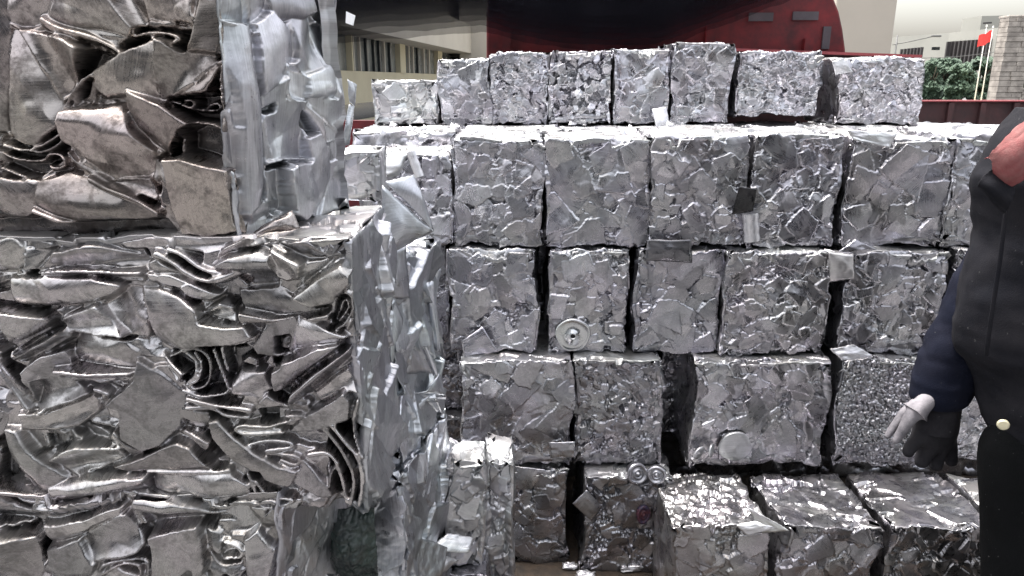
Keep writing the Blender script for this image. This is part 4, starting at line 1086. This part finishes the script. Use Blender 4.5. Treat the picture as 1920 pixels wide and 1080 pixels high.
def disc(px, py, Y, rpx, prof, tiltx=0, tiltz=0, mat='alu_bright', bright=1.05, warm=.1, name='pressed_disc', label=None, squash=1.0):
    c = P(px, py, Y); dep = (c - CAMP).dot(Vector((0, _cp, -_sp))); r = rpx / F * dep
    n = 40; acc = MeshAcc(); k = len(prof); pos = np.zeros((k, n + 1, 3)); R3 = Matrix.Rotation(tiltz, 3, 'Z') @ Matrix.Rotation(tiltx, 3, 'X')
    for j, (rr_, hh) in enumerate(prof):
        for i in range(n + 1):
            t = 6.2832 * i / n; wob = 1 + .03 * math.sin(3 * t + j * .3 + px) + .02 * math.sin(5 * t + px)
            pos[j, i] = c + R3 @ Vector((math.cos(t) * rr_ * r * wob, -hh * r, math.sin(t) * rr_ * r * squash * wob))
    T = np.zeros((k, n + 1, 3)); T[...] = (bright, warm, 0); U = np.stack([pos[..., 0], pos[..., 2]], -1); acc.grid(pos, T, U)
    par = nearest(px, py, Y); o = link(name, acc.mesh(name, par.location), M[mat]); o.parent = par
    o.modifiers.new('weld', 'WELD').merge_threshold = .0002; s_ = o.modifiers.new('thickness', 'SOLIDIFY'); s_.thickness = .0015
    if label: o['label'] = label
    return o
M['lid'] = scrap_metal('dished_aluminium_disc', (0.62, 0.64, 0.66, 1), (0.62, 0.6, 0.58, 1), (0.2, 0.2, 0.2, 1), rough=0.17, dirt=0.15, mottle=.1)
lid = [(1.0, -.25), (1.0, .02), (.93, .10), (.86, .03), (.5, .10), (.25, .17), (.2, .26), (.15, .26), (.12, .08), (.11, -.2)]
disc(1074, 628, 2.205, 33, lid, .05, -.05, mat='lid', label='round domed disc with a hole in its middle')
cap = [(1.0, -.5), (1.0, .0), (.9, .12), (.72, .12), (.66, -.05), (.5, -.05), (.42, .12), (.36, .14), (.3, .0), (.22, .0), (.14, .2), (.0, .24)]
disc(1196, 889, 2.07, 21, cap, -.25, .25, bright=.65, mat='alu'); disc(1231, 891, 2.062, 18, cap, -.15, -.2, bright=.8, mat='alu'); disc(1241, 949, 2.07, 15, cap, 0, -.2, bright=.7, mat='alu')
flat = [(1.0, -.2), (1.0, .0), (.96, .03), (.6, .06), (.2, .03), (.12, .07), (.0, .07)]
disc(1379, 838, 2.125, 31, flat, .02, .04, bright=.9, squash=.95); disc(1311, 850, 2.115, 14, flat, .3, .6); disc(1335, 845, 2.12, 13, flat, 0, 1.0)
M['blue'] = plain('blue_cap_paint', (.010, .022, .06), .5, noise=.4, scale=45, col2=(.10, .02, .015))
o = disc(1207, 966, 2.07, 13, cap, 0, .2, name='painted_cap', label='small blue and red painted cap', squash=1.5); o.data.materials.clear(); o.data.materials.append(M['blue'])
# fan-shaped plate and roll
m1 = [o for o in BALES.values() if 'long upright torn sheets' in o['label']][0]
l1 = [o for o in BALES.values() if 'rolled strips' in o['label']][0]
u1 = [o for o in BALES.values() if 'brown-stained plates' in o['label']][0]
m2 = [o for o in BALES.values() if 'below the torn sheets' in o['label']][0]
flap([[(716, 346, 1.50), (812, 434, 1.56), (746, 468, 1.54), (714, 478, 1.49)], [(722, 341, 1.51), (776, 328, 1.56), (795, 372, 1.58), (813, 432, 1.56)]], mat='alu_side', bulge=.016, bright=.95, name='fan_plate', parent=m1, ang=.1, label='big fan-shaped folded plate with one diagonal crease')
flap([[(716, 476, 1.52), (760, 462, 1.56), (768, 560, 1.58), (712, 560, 1.52)]], mat='alu_side', bright=.8, bulge=.01, parent=m1, ang=.25)
roll((770, 284, 2.18), (787, 332, 2.17), .0135)
flap([[(708, 296, 1.9), (764, 290, 1.94), (748, 328, 1.95), (714, 336, 1.9)]], bulge=.03, bright=1.15)
# torn sheets standing off the long side
for q, br in [([(757, 548, 1.62), (764, 560, 1.62), (822, 700, 1.70), (812, 705, 1.70)], 1.2), ([(742, 600, 1.58), (770, 610, 1.62), (812, 700, 1.68), (740, 700, 1.60)], .85),
              ([(796, 532, 1.72), (812, 526, 1.73), (826, 660, 1.74), (816, 655, 1.74)], 1.1), ([(775, 738, 1.64), (836, 742, 1.74), (824, 700, 1.72), (800, 735, 1.66)], 1.0),
              ([(752, 765, 1.62), (806, 742, 1.68), (770, 790, 1.62), (748, 792, 1.60)], .95), ([(725, 640, 1.52), (740, 560, 1.55), (756, 600, 1.56), (734, 690, 1.53)], .9),
              ([(690, 560, 1.42), (716, 420, 1.46), (724, 470, 1.48), (704, 620, 1.44)], 1.0), ([(712, 700, 1.50), (745, 690, 1.55), (752, 880, 1.56), (716, 880, 1.50)], .85),
              ([(760, 800, 1.62), (790, 788, 1.66), (775, 1000, 1.64), (748, 1010, 1.6)], .95), ([(808, 860, 1.74), (832, 812, 1.78), (806, 990, 1.72), (776, 1050, 1.66)], .95)]:
    flap([q], mat='alu_side', bulge=.007, bright=br, ang=.25, parent=m1 if q[0][1] < 760 else m2, name='torn_sheet')
for (x0, y0, x1, y1, Y) in [(758, 548, 818, 702, 1.66), (836, 800, 812, 930, 1.78), (700, 470, 722, 400, 1.45), (688, 600, 672, 660, 1.35), (722, 560, 716, 700, 1.5), (790, 745, 836, 748, 1.72)]:
    roll((x0, y0, Y), (x1, y1, Y), .0028, name='bright_edge', bright=1.25, squash=.6, parent=m1 if y0 < 760 else m2)

# flaps on the stack of smaller bales
flap([[(1386, 350, 2.20), (1419, 354, 2.20), (1412, 396, 2.21), (1372, 402, 2.235)]], mat='alu', bright=.10, bulge=.003, name='dark_flap', label='dark loose flap')
roll((1407, 400, 2.225), (1410, 452, 2.225), .024, bright=1.15)
flap([[(1214, 450, 2.20), (1296, 449, 2.20), (1298, 492, 2.20), (1208, 488, 2.20)]], mat='alu', bright=.35, bulge=.008, name='bent_sheet', label='dark bent sheet')
flap([[(1553, 472, 2.17), (1600, 478, 2.17), (1601, 522, 2.165), (1556, 528, 2.18)], [(1553, 472, 2.17), (1556, 468, 2.24), (1600, 473, 2.24), (1600, 478, 2.17)]], bright=1.0, warm=.5, bulge=.008, name='box_flap')
flap([[(1572, 472, 2.19), (1604, 448, 2.20), (1650, 470, 2.20), (1600, 482, 2.20)]], mat='alu', bright=.75)
flap([[(1586, 243, 2.24), (1682, 250, 2.24), (1668, 277, 2.235), (1600, 262, 2.235)]], bright=1.2, bulge=.003, name='folded_sheet')
flap([[(1400, 950, 1.83), (1442, 972, 1.80), (1480, 994, 1.78), (1430, 1000, 1.81)]], bright=1.15, bulge=.003, name='spike')
flap([[(1380, 985, 1.82), (1420, 975, 1.82), (1462, 988, 1.79), (1400, 1004, 1.81)]], bright=1.1, bulge=.004, name='spike')
flap([[(1073, 944, 2.05), (1100, 918, 2.06), (1130, 950, 2.07), (1110, 978, 2.06)]], mat='alu', bright=.6, bulge=.003)
flap([[(1030, 830, 2.12), (1078, 828, 2.12), (1078, 858, 2.12), (1032, 858, 2.12)]], mat='alu', bright=.8, bulge=.002)
flap([[(865, 640, 2.19), (905, 612, 2.20), (935, 660, 2.20), (870, 668, 2.19)]], mat='alu', bright=.9)
flap([[(1555, 655, 2.18), (1600, 645, 2.18), (1640, 668, 2.18), (1580, 676, 2.16)]], bright=1.1)
flap([[(792, 1034, 1.66), (842, 1000, 1.72), (888, 1008, 1.74), (880, 1036, 1.70)]], bright=1.2, bulge=.003, name='bright_sheet')
flap([[(800, 1075, 1.60), (830, 1040, 1.66), (860, 1050, 1.68), (812, 1090, 1.62)]], bright=.8, bulge=.01)
flap([[(1560, 115, 3.0), (1580, 108, 3.0), (1600, 135, 3.0), (1566, 140, 3.0)]], bright=1.1)
flap([[(1222, 205, 2.98), (1250, 200, 2.98), (1256, 240, 2.96), (1232, 246, 2.95)]], bright=1.05)
flap([[(652, 150, 1.50), (668, 158, 1.52), (664, 200, 1.52), (654, 190, 1.50)]], mat='alu_side', parent=u1)
flap([[(654, 195, 1.50), (663, 200, 1.51), (655, 270, 1.50), (640, 275, 1.48)]], mat='alu_side', parent=u1)
# curled plates lying on the joint of the two large bales
flap([[(455, 452, 1.22), (500, 420, 1.24), (548, 394, 1.26), (562, 428, 1.25)], [(455, 452, 1.22), (562, 428, 1.25), (520, 452, 1.22), (480, 460, 1.21)]], mat='alu_brown', bulge=.012, bright=.8, warm=.6, parent=l1, name='curled_plate')
# small flakes standing on the bright tops
fr = random.Random(4)
for i in range(26):
    Y = fr.uniform(2.3, 2.98); x = fr.uniform(-.65, 1.55); z = zt2 + .002; s_ = fr.uniform(.012, .035); h = fr.uniform(.004, .022)
    acc = MeshAcc(); n = 5; u, v = np.meshgrid(np.linspace(0, 1, n), np.linspace(0, 1, n)); an = fr.uniform(-.6, .6)
    pos = np.stack([x + s_ * (u - .5) * math.cos(an) + v * s_ * .3, Y + s_ * (u - .5) * math.sin(an) + v * s_ * .5, z + v * h * (1 - .6 * u)], -1)
    T = np.zeros((n, n, 3)); T[...] = (fr.uniform(.6, 1.1), .2, 0); acc.grid(pos, T, np.stack([u, v], -1) * .03)
    p_ = Vector((x, Y, z)); par = None
    for o_ in BALES.values():
        bb = [Vector(c) + o_.location for c in o_.bound_box]; lo_ = [min(c[k] for c in bb) for k in range(3)]; hi_ = [max(c[k] for c in bb) for k in range(3)]
        if lo_[0] < x < hi_[0] and lo_[1] < Y < hi_[1] and abs(hi_[2] - z) < .05: par = o_
    if par is None: continue
    o_ = link('flake', acc.mesh('flake', par.location), M['alu_bright']); o_.parent = par
    o_.modifiers.new('thickness', 'SOLIDIFY').thickness = .001
# scraps on the ground
def scrap(name, px, py, w_, h_, seed, bright, label, mat='alu_bright'):
    c = Pz(px, py, .0); acc = MeshAcc(); n = 26; u, v = np.meshgrid(np.linspace(0, 2 * math.pi, n), np.linspace(-math.pi / 2, math.pi / 2, n))
    k = .55 + .9 * fbm(np.cos(u) * 2 + 5, np.sin(u) * 2 + v * 1.6, seed, 3)
    cu, su = np.sign(np.cos(u)) * np.abs(np.cos(u)) ** .45, np.sign(np.sin(u)) * np.abs(np.sin(u)) ** .45
    pos = np.stack([c.x + w_ * cu * np.cos(v) ** .5 * k, c.y + h_ * su * np.cos(v) ** .5 * k, .002 + h_ * .5 * (np.sin(v) + 1) * k], -1)
    T = np.zeros((n, n, 3)); T[...] = (bright, .2, 0); acc.grid(pos, T, np.stack([u, v], -1) * .02)
    o = link(name, acc.mesh(name, (c.x, c.y, 0)), M[mat]); o.location = (c.x, c.y, 0); tag(o, label, 'scrap')
scrap('crushed_can', 1180, 1068, .032, .022, 3, 1.1, 'small flattened bright can on the dirt, at the foot of the capped bale')
scrap('foil_scrap', 1068, 1066, .022, .014, 8, 1.15, 'crumpled pinkish foil scrap on the dirt in front of the black gap')
scrap('foil_scrap', 1098, 1080, .028, .012, 11, .9, 'grey foil strip on the dirt, right of the crumpled pinkish scrap')
# dark green plastic stuffed under the lower large bale
M['green'] = plain('dark_green_plastic', (.02, .035, .03), .35, noise=.3, scale=14, bump=.4, col2=(.01, .012, .014))
acc = MeshAcc(); n = 70; u, v = np.meshgrid(np.linspace(0, 1, n), np.linspace(0, 1, n)); a, b = P(600, 1000, 1.34), P(700, 1000, 1.34)
zz0, zz1 = Zat(1100, 1.34), Zat(965, 1.34)
pos = np.stack([a.x + (b.x - a.x) * u, 1.36 - .05 * np.sin(np.pi * u) * np.sin(np.pi * v) + .03 * (billow(u * 3, v * 5, 4, 4) - .5), zz0 + (zz1 - zz0) * v], -1)
acc.grid(pos, np.zeros((n, n, 3)), np.stack([u, v], -1))
o = link('plastic_sheet', acc.mesh('plastic_sheet', (a.x, 1.34, zz0)), M['green']); o.location = (a.x, 1.34, zz0); o.modifiers.new('thickness', 'SOLIDIFY').thickness = .002
tag(o, 'crumpled dark green plastic sheet in the gap beside the bottom left bale', 'plastic sheet')
# ------------------------------------------------------------------ the worker at the right edge
def cloth(name, col, col2, rough=.9):
    m, t, b = nodes(name); tc = N(t, 'ShaderNodeTexCoord')
    n = N(t, 'ShaderNodeTexNoise', i_Scale=9.0, i_Detail=6.0, i_Roughness=.7); t.links.new(tc.outputs['Object'], n.inputs['Vector'])
    wv = N(t, 'ShaderNodeTexNoise', i_Scale=420.0, i_Detail=2.0); t.links.new(tc.outputs['Object'], wv.inputs['Vector'])
    sp = N(t, 'ShaderNodeTexNoise', i_Scale=130.0, i_Detail=2.0); t.links.new(tc.outputs['Object'], sp.inputs['Vector'])
    c = mixc(t, ramp(t, n.outputs[0], .38, .68), (*col, 1), (*col2, 1))
    c = mixc(t, ramp(t, sp.outputs[0], .735, .76, 0, .25), c, (.25, .25, .25, 1))
    t.links.new(c, b.inputs['Base Color']); b.inputs['Roughness'].default_value = rough; b.inputs['Specular IOR Level'].default_value = .12
    bp = N(t, 'ShaderNodeBump', i_Strength=.5, i_Distance=.0015); t.links.new(wv.outputs[0], bp.inputs['Height']); t.links.new(bp.outputs[0], b.inputs['Normal'])
    return m
M['jacket'] = cloth('black_work_jacket', (.008, .0085, .012), (.017, .0165, .020))
M['sleeve'] = cloth('navy_sleeve', (.0045, .006, .014), (.010, .011, .020))
M['trousers'] = cloth('black_trousers', (.002, .0025, .003), (.0035, .004, .005))
M['glove'] = cloth('dusty_dark_glove', (.010, .010, .013), (.028, .027, .031))
M['knit'] = cloth('pale_dusty_knit', (.22, .21, .23), (.045, .044, .052))
M['towel'] = cloth('faded_pink_cloth', (.20, .045, .05), (.24, .13, .125))
M['skin'] = plain('skin', (.45, .27, .19), .5, noise=.05, scale=20)
M['hair'] = plain('black_hair', (.012, .01, .01), .5, noise=.2, scale=60)
M['btn'] = plain('brass_snap', (.60, .56, .40), .35, metallic=.3, noise=.1, scale=60)
Yw = 1.50
base = P(1988, 560, Yw); man = tag(empty('person', (base.x, Yw, 0)), 'person in a black work jacket and gloves at the right edge', 'person')
def ringmesh(name, rings, mat, seed, fold=.008, fs=9, parent=man, n=72, cap=True, vfold=1.0):
    """rings: list of (centre, axis u, axis v) half-axis vectors; a smooth skin through them with cloth folds"""
    K = len(rings); m = 9; C_, U_, V_ = [], [], []
    A = np.array([[*r[0], *r[1], *r[2]] for r in rings], float); tt = np.linspace(0, K - 1, (K - 1) * m + 1)
    ip = np.zeros((len(tt), 9))
    for i, t in enumerate(tt):        # Catmull-Rom through the rings
        k = min(int(t), K - 2); f = t - k; p0, p1, p2, p3 = A[max(k - 1, 0)], A[k], A[k + 1], A[min(k + 2, K - 1)]
        ip[i] = .5 * ((2 * p1) + (-p0 + p2) * f + (2 * p0 - 5 * p1 + 4 * p2 - p3) * f * f + (-p0 + 3 * p1 - 3 * p2 + p3) * f ** 3)
    th = np.linspace(0, 2 * np.pi, n, endpoint=False); ct, sn = np.cos(th), np.sin(th)
    pos = ip[:, None, 0:3] + ip[:, None, 3:6] * ct[None, :, None] + ip[:, None, 6:9] * sn[None, :, None]
    nrm = ip[:, None, 3:6] * ct[None, :, None] + ip[:, None, 6:9] * sn[None, :, None]; nrm /= np.linalg.norm(nrm, axis=2, keepdims=True) + 1e-9
    q = pos * fs; s_ = q[..., 0] + q[..., 1]
    h = (billow(s_ * .7 + 20, q[..., 2] * vfold + 20, seed, 3) - .6) * 2 + (fbm(s_ * 2.2 + 9, q[..., 2] * 2 + 30, seed + 3, 3) - .5)
    pos = pos + nrm * (h * fold)[..., None]
    v = pos.reshape(-1, 3); R_ = pos.shape[0]; f = []
    for i in range(R_ - 1):
        for j in range(n): a = i * n + j; b = i * n + (j + 1) % n; f.append((a, b, b + n, a + n))
    if cap: f.append(tuple(range(n))[::-1]); f.append(tuple(range((R_ - 1) * n, R_ * n)))
    me = bpy.data.meshes.new(name); o_ = np.array(parent.location if parent else (0, 0, 0)); me.from_pydata((v - o_).tolist(), [], f); me.update()
    bm = bmesh.new(); bm.from_mesh(me); bmesh.ops.recalc_face_normals(bm, faces=bm.faces); bm.to_mesh(me); bm.free()
    me.polygons.foreach_set('use_smooth', [True] * len(me.polygons))
    o = link(name, me, mat); o.parent = parent
    return o
def hring(py, xl_, xr_, Y, dep=.13):
    a, b = P(xl_, py, Y), P(xr_, py, Y); c = (a + b) / 2; c.y = Y
    return (tuple(c), (abs(b.x - a.x) / 2, 0, 0), (0, dep, 0))
# body: one continuous skin
def skinmesh(name, verts, edges, radii, mat, parent, root=0, sub=2):
    me = bpy.data.meshes.new(name); o_ = parent.location if parent.parent is None else man.location
    me.from_pydata([tuple(Vector(v) - man.location) for v in verts], edges, []); o = link(name, me, mat); o.parent = parent
    sk = o.modifiers.new('skin', 'SKIN'); sk.use_smooth_shade = True
    for i, r in enumerate(radii): me.skin_vertices[0].data[i].radius = (r, r) if not isinstance(r, tuple) else r
    me.skin_vertices[0].data[root].use_root = True
    ss = o.modifiers.new('sub', 'SUBSURF'); ss.levels = sub; ss.render_levels = sub
    return o
bx = base.x
def LG(z, Y_): return (1843 - 960) / F * (Y_ * _cp + (EYE - z) * _sp) + (.0 if Y_ < 1.5 else .045) + .115
B = [(bx + .02, 1.5, .92), (bx + .02, 1.5, 1.12), (bx + .01, 1.5, 1.32), (bx - .01, 1.5, 1.47), (bx - .02, 1.5, 1.55), (bx - .04, 1.5, 1.66), (bx - .04, 1.5, 1.74),
     tuple(P(1910, 420, 1.60)), tuple(P(1820, 600, 1.60)), tuple(P(1764, 735, 1.60)), (bx + .03, 1.34, 1.40), (bx + .05, 1.30, 1.12), (bx - .02, 1.28, .88),
     (bx + .03, 1.60, .86), (LG(.48, 1.64), 1.64, .48), (LG(.09, 1.64), 1.64, .09), (bx + .03, 1.47, .86), (LG(.48, 1.48), 1.48, .48), (LG(.09, 1.48), 1.48, .09)]
E = [(0, 1), (1, 2), (2, 3), (3, 4), (4, 5), (5, 6), (2, 7), (7, 8), (8, 9), (2, 10), (10, 11), (11, 12), (0, 13), (13, 14), (14, 15), (0, 16), (16, 17), (17, 18)]
Rr = [.075, .085, .085, .055, .042, .085, .075, .05, .036, .026, .05, .038, .028, .055, .045, .03, .055, .045, .03]
body = skinmesh('body', B, E, Rr, M['skin'], man)
# head details
hc = Vector((bx - .045, 1.5, 1.70))
def blob(name, c, r, mat, par, seg=16):
    bm = bmesh.new(); bmesh.ops.create_uvsphere(bm, u_segments=seg, v_segments=seg, radius=1)
    for v in bm.verts: v.co = Vector((v.co.x * r[0], v.co.y * r[1], v.co.z * r[2]))
    me = bpy.data.meshes.new(name); bm.to_mesh(me); bm.free(); me.polygons.foreach_set('use_smooth', [True] * len(me.polygons))
    o = link(name, me, mat); o.parent = par; o.location = Vector(c) - man.location; return o
blob('face', hc + Vector((-.012, 0, -.01)), (.088, .075, .112), M['skin'], body, 28)
blob('hair', hc + Vector((.014, 0, .028)), (.090, .081, .094), M['hair'], body, 28)
blob('nose', hc + Vector((-.100, 0, -.022)), (.020, .014, .022), M['skin'], body)
M['eye'] = plain('eye_white', (.7, .7, .68), .2, noise=.02); M['lip'] = plain('lips', (.35, .14, .12), .5)
for s_ in (-1, 1):
    blob('ear', hc + Vector((.012, s_ * .076, -.02)), (.018, .010, .030), M['skin'], body)
    blob('eye', hc + Vector((-.085, s_ * .030, .0)), (.011, .013, .009), M['eye'], body)
blob('mouth', hc + Vector((-.089, 0, -.065)), (.010, .024, .007), M['lip'], body)
# jacket
ED = [(205, 1950), (236, 1915), (262, 1890), (300, 1868), (342, 1846), (385, 1846), (440, 1850), (490, 1836), (560, 1816), (620, 1804), (655, 1802), (690, 1820), (722, 1836), (780, 1848), (806, 1856)]
WD = [70, 120, 165, 220, 270, 300, 310, 325, 340, 350, 350, 325, 300, 285, 280]
jk = ringmesh('jacket', [hring(y, x, x + w_, Yw, .125 + .03 * min(1, i / 5)) for i, ((y, x), w_) in enumerate(zip(ED, WD))], M['jacket'], 3, fold=.013, fs=9, vfold=.6)
ringmesh('collar', [((bx - .01, 1.5, 1.44), (.12, 0, 0), (0, .12, 0)), ((bx - .015, 1.5, 1.49), (.088, 0, 0), (0, .085, 0)), ((bx - .02, 1.5, 1.545), (.074, 0, 0), (0, .068, 0)), ((bx - .02, 1.5, 1.555), (.066, 0, 0), (0, .060, 0))], M['jacket'], 8, fold=.004, fs=9, parent=man)
# placket, collar and snap at the front edge
def strip(name, pts, wpx, mat, parent, Y, th=.004, bulge=.0):
    v, f = [], []; n = len(pts)
    for i, (x, y) in enumerate(pts):
        a = P(x - wpx / 2, y, Y[i] if isinstance(Y, list) else Y); b = P(x + wpx / 2, y, (Y[i] if isinstance(Y, list) else Y)); c = (a + b) / 2 - Vector((0, bulge, 0))
        v += [tuple(a - man.location), tuple(c - man.location), tuple(b - man.location)]
    for i in range(n - 1):
        for k in range(2): a = i * 3 + k; f.append((a, a + 1, a + 4, a + 3))
    me = bpy.data.meshes.new(name); me.from_pydata(v, [], f); me.polygons.foreach_set('use_smooth', [True] * len(f))
    o = link(name, me, mat); o.parent = parent; s1 = o.modifiers.new('t', 'SOLIDIFY'); s1.thickness = th; s2 = o.modifiers.new('s', 'SUBSURF'); s2.levels = s2.render_levels = 2
    return o
strip('placket', [(1884, 392), (1876, 470), (1864, 550), (1850, 640), (1848, 668)], 7, M['jacket'], jk, [1.405, 1.40, 1.395, 1.40, 1.41], .004, .002)
bp_ = P(1881, 797, 1.392)
bt = disc_m = None
bm = bmesh.new(); bmesh.ops.create_cone(bm, cap_ends=True, segments=28, radius1=.0125, radius2=.010, depth=.006)
me = bpy.data.meshes.new('snap_button'); bm.to_mesh(me); bm.free(); o = link('snap_button', me, M['btn']); o.parent = jk; o.location = bp_ - man.location; o.rotation_euler = (math.pi / 2, 0, -.5)
bv = o.modifiers.new('b', 'BEVEL'); bv.width = .002; bv.segments = 2
def quadcloth(name, grid, mat, seed, amp=.006, th=.006, label=None, parent=None):
    """grid: rows of (px,py,Y) control points; smooth folded cloth through them"""
    G = np.array([[tuple(P(*q) - man.location) for q in row] for row in grid]); n0, n1 = G.shape[:2]; r = 10
    def up(A):
        K = A.shape[0]; out = []
        for t in np.linspace(0, K - 1, (K - 1) * r + 1):
            k = min(int(t), K - 2); f = t - k; p0, p1, p2, p3 = A[max(k - 1, 0)], A[k], A[k + 1], A[min(k + 2, K - 1)]
            out.append(.5 * ((2 * p1) + (-p0 + p2) * f + (2 * p0 - 5 * p1 + 4 * p2 - p3) * f * f + (-p0 + 3 * p1 - 3 * p2 + p3) * f ** 3))
        return np.array(out)
    H_ = up(G); H_ = np.swapaxes(up(np.swapaxes(H_, 0, 1)), 0, 1); a, b = H_.shape[:2]
    yy, xx = np.mgrid[0:a, 0:b]; H_[..., 1] += amp * (billow(xx * .09, yy * .22, seed, 3) - .6) * 2
    f = [(i * b + j, i * b + j + 1, (i + 1) * b + j + 1, (i + 1) * b + j) for i in range(a - 1) for j in range(b - 1)]
    me = bpy.data.meshes.new(name); me.from_pydata(H_.reshape(-1, 3).tolist(), [], f); me.polygons.foreach_set('use_smooth', [True] * len(f))
    o = link(name, me, mat); o.parent = parent or man; s1 = o.modifiers.new('t', 'SOLIDIFY'); s1.thickness = th
    if label: o['label'] = label
    return o
quadcloth('collar_cloth', [[(1850, 296, 1.40), (1868, 280, 1.38), (1898, 248, 1.38), (1935, 214, 1.40)], [(1862, 300, 1.385), (1884, 292, 1.365), (1912, 272, 1.36), (1945, 240, 1.38)],
                           [(1866, 322, 1.39), (1890, 322, 1.365), (1918, 304, 1.36), (1950, 280, 1.38)], [(1878, 352, 1.40), (1895, 346, 1.38), (1920, 332, 1.375), (1950, 316, 1.39)]], M['towel'], 5, amp=.0025, th=.006, label='faded pink cloth sticking out at the collar')
quadcloth('lapel', [[(1862, 312, 1.395), (1884, 330, 1.39), (1900, 352, 1.38)], [(1834, 342, 1.39), (1862, 352, 1.375), (1896, 378, 1.37)], [(1846, 352, 1.41), (1858, 372, 1.39), (1884, 398, 1.385)]], M['jacket'], 6, amp=.003, th=.004, parent=jk)
quadcloth('lapel', [[(1886, 252, 1.45), (1900, 236, 1.44), (1935, 204, 1.44)], [(1876, 272, 1.42), (1896, 252, 1.41), (1935, 222, 1.41)]], M['jacket'], 7, amp=.003, th=.004, parent=jk)
# right sleeve, hanging; left sleeve out of the picture
def limb(name, pts, mat, seed, fold, parent=man, vf=2.2, fs=10, end=None):
    rings = []; C_ = [P(x, y, Y) for x, y, Y, r in pts]
    for i, (x, y, Y, r) in enumerate(pts):
        d = (C_[min(i + 1, len(C_) - 1)] - C_[max(i - 1, 0)]).normalized(); u = d.cross(Vector((0, 1, 0))).normalized(); w_ = d.cross(u).normalized()
        dep = (C_[i] - CAMP).dot(Vector((0, _cp, -_sp))); rr_ = r / F * dep; rings.append((tuple(C_[i]), tuple(u * rr_), tuple(w_ * rr_ * .85)))
    return ringmesh(name, rings, mat, seed, fold=fold, fs=fs, vfold=vf, parent=parent)
limb('sleeve', [(1925, 400, 1.60, 62), (1890, 470, 1.60, 62), (1852, 545, 1.60, 60), (1822, 600, 1.60, 57), (1794, 650, 1.60, 57), (1775, 698, 1.60, 55), (1763, 740, 1.60, 50), (1760, 756, 1.60, 44)], M['sleeve'], 11, .011, vf=1.1)
ls = [Vector((bx + .01, 1.45, 1.46)), Vector((bx + .02, 1.38, 1.42)), Vector((bx + .06, 1.31, 1.26)), Vector((bx + .06, 1.29, 1.10)), Vector((bx + .02, 1.28, .96)), Vector((bx - .01, 1.28, .90))]
ringmesh('sleeve', [(tuple(c), (.07 - i * .004, 0, 0), (0, .062 - i * .004, 0)) for i, c in enumerate(ls)], M['sleeve'], 12, .006)
# trousers
for nm, yy, s2 in (('trouser_leg', 1.48, 21), ('trouser_leg', 1.64, 22)):
    def lx(z, Y_=yy): return (1843 - 960) / F * (Y_ * _cp + (EYE - z) * _sp) + (.0 if Y_ < 1.5 else .045)
    x0 = lx(.06)
    ringmesh(nm, [((lx(z) + .115 - dx * .3 + (.035 if z > .8 else 0), yy, z), (.115 - dx * .6 - (.02 if z > .8 else 0), 0, 0), (0, (.074 if z < .8 else .04) - dx * .3, 0)) for z, dx in ((.97, 0), (.86, .0), (.77, .0), (.6, .01), (.4, .02), (.2, .03), (.06, .04))], M['trousers'], s2, .007, fs=6, vfold=.35)
    sh = MB(); ringmesh('shoe', [((x0 + .14, yy, .0), (.135, 0, 0), (0, .05, 0)), ((x0 + .14, yy, .02), (.135, 0, 0), (0, .05, 0)), ((x0 + .15, yy, .06), (.11, 0, 0), (0, .045, 0)), ((x0 + .16, yy, .09), (.06, 0, 0), (0, .04, 0))], M['trousers'], 30, .0, fs=7)
# gloves
def g(x, y, Y=1.60): return P(x, y, Y)
hv = [g(1766, 742), g(1758, 772), g(1752, 806), g(1722, 822, 1.585), g(1704, 842, 1.575), g(1700, 858, 1.565), g(1740, 838, 1.60), g(1728, 862, 1.595), g(1727, 878, 1.58),
      g(1762, 840, 1.615), g(1754, 868, 1.615), g(1756, 884, 1.60), g(1781, 834, 1.63), g(1782, 858, 1.63), g(1786, 876, 1.62)]
he = [(0, 1), (1, 2), (2, 3), (3, 4), (4, 5), (2, 6), (6, 7), (7, 8), (2, 9), (9, 10), (10, 11), (2, 12), (12, 13), (13, 14)]
hr = [.036, .046, .048, .018, .0155, .0125, .021, .0185, .015, .021, .0185, .015, .019, .0165, .014]
gl = skinmesh('glove', hv, he, hr, M['glove'], man, root=1, sub=2); gl['label'] = 'dark dusty glove with a pale knit back'
tv = [g(1752, 738, 1.575), g(1728, 760, 1.562), g(1706, 784, 1.556), g(1692, 808, 1.553), g(1676, 832, 1.553)]
skinmesh('thumb_cover', tv, [(0, 1), (1, 2), (2, 3), (3, 4)], [.016, .022, .0165, .012, .008], M['knit'], gl, root=1, sub=2)
tv = [g(1734, 746, 1.59), g(1703, 770, 1.585), g(1682, 792, 1.58), g(1670, 808, 1.575), g(1661, 822, 1.57)]
skinmesh('index_finger_cover', tv, [(0, 1), (1, 2), (2, 3), (3, 4)], [.016, .016, .0105, .009, .007], M['knit'], gl, root=1, sub=2)
# left glove (outside the picture)
lw0 = Vector((bx - .02, 1.28, .90)); hv = [lw0, lw0 + Vector((-.01, 0, -.05)), lw0 + Vector((-.015, 0, -.09))]; he = [(0, 1), (1, 2)]; hr = [.03, .036, .034]
for k, L_ in enumerate((.07, .08, .075, .06)):
    y_ = .03 - k * .02; i = len(hv); hv += [hv[2] + Vector((0, y_, -.03)), hv[2] + Vector((-.01, y_, -.03 - L_ * .5)), hv[2] + Vector((-.03, y_, -.03 - L_))]; he += [(2, i), (i, i + 1), (i + 1, i + 2)]; hr += [.012, .0105, .009]
i = len(hv); hv += [hv[1] + Vector((-.04, .0, -.01)), hv[1] + Vector((-.055, 0, -.05))]; he += [(1, i), (i, i + 1)]; hr += [.013, .010]
skinmesh('glove', hv, he, hr, M['glove'], man, root=1, sub=2)
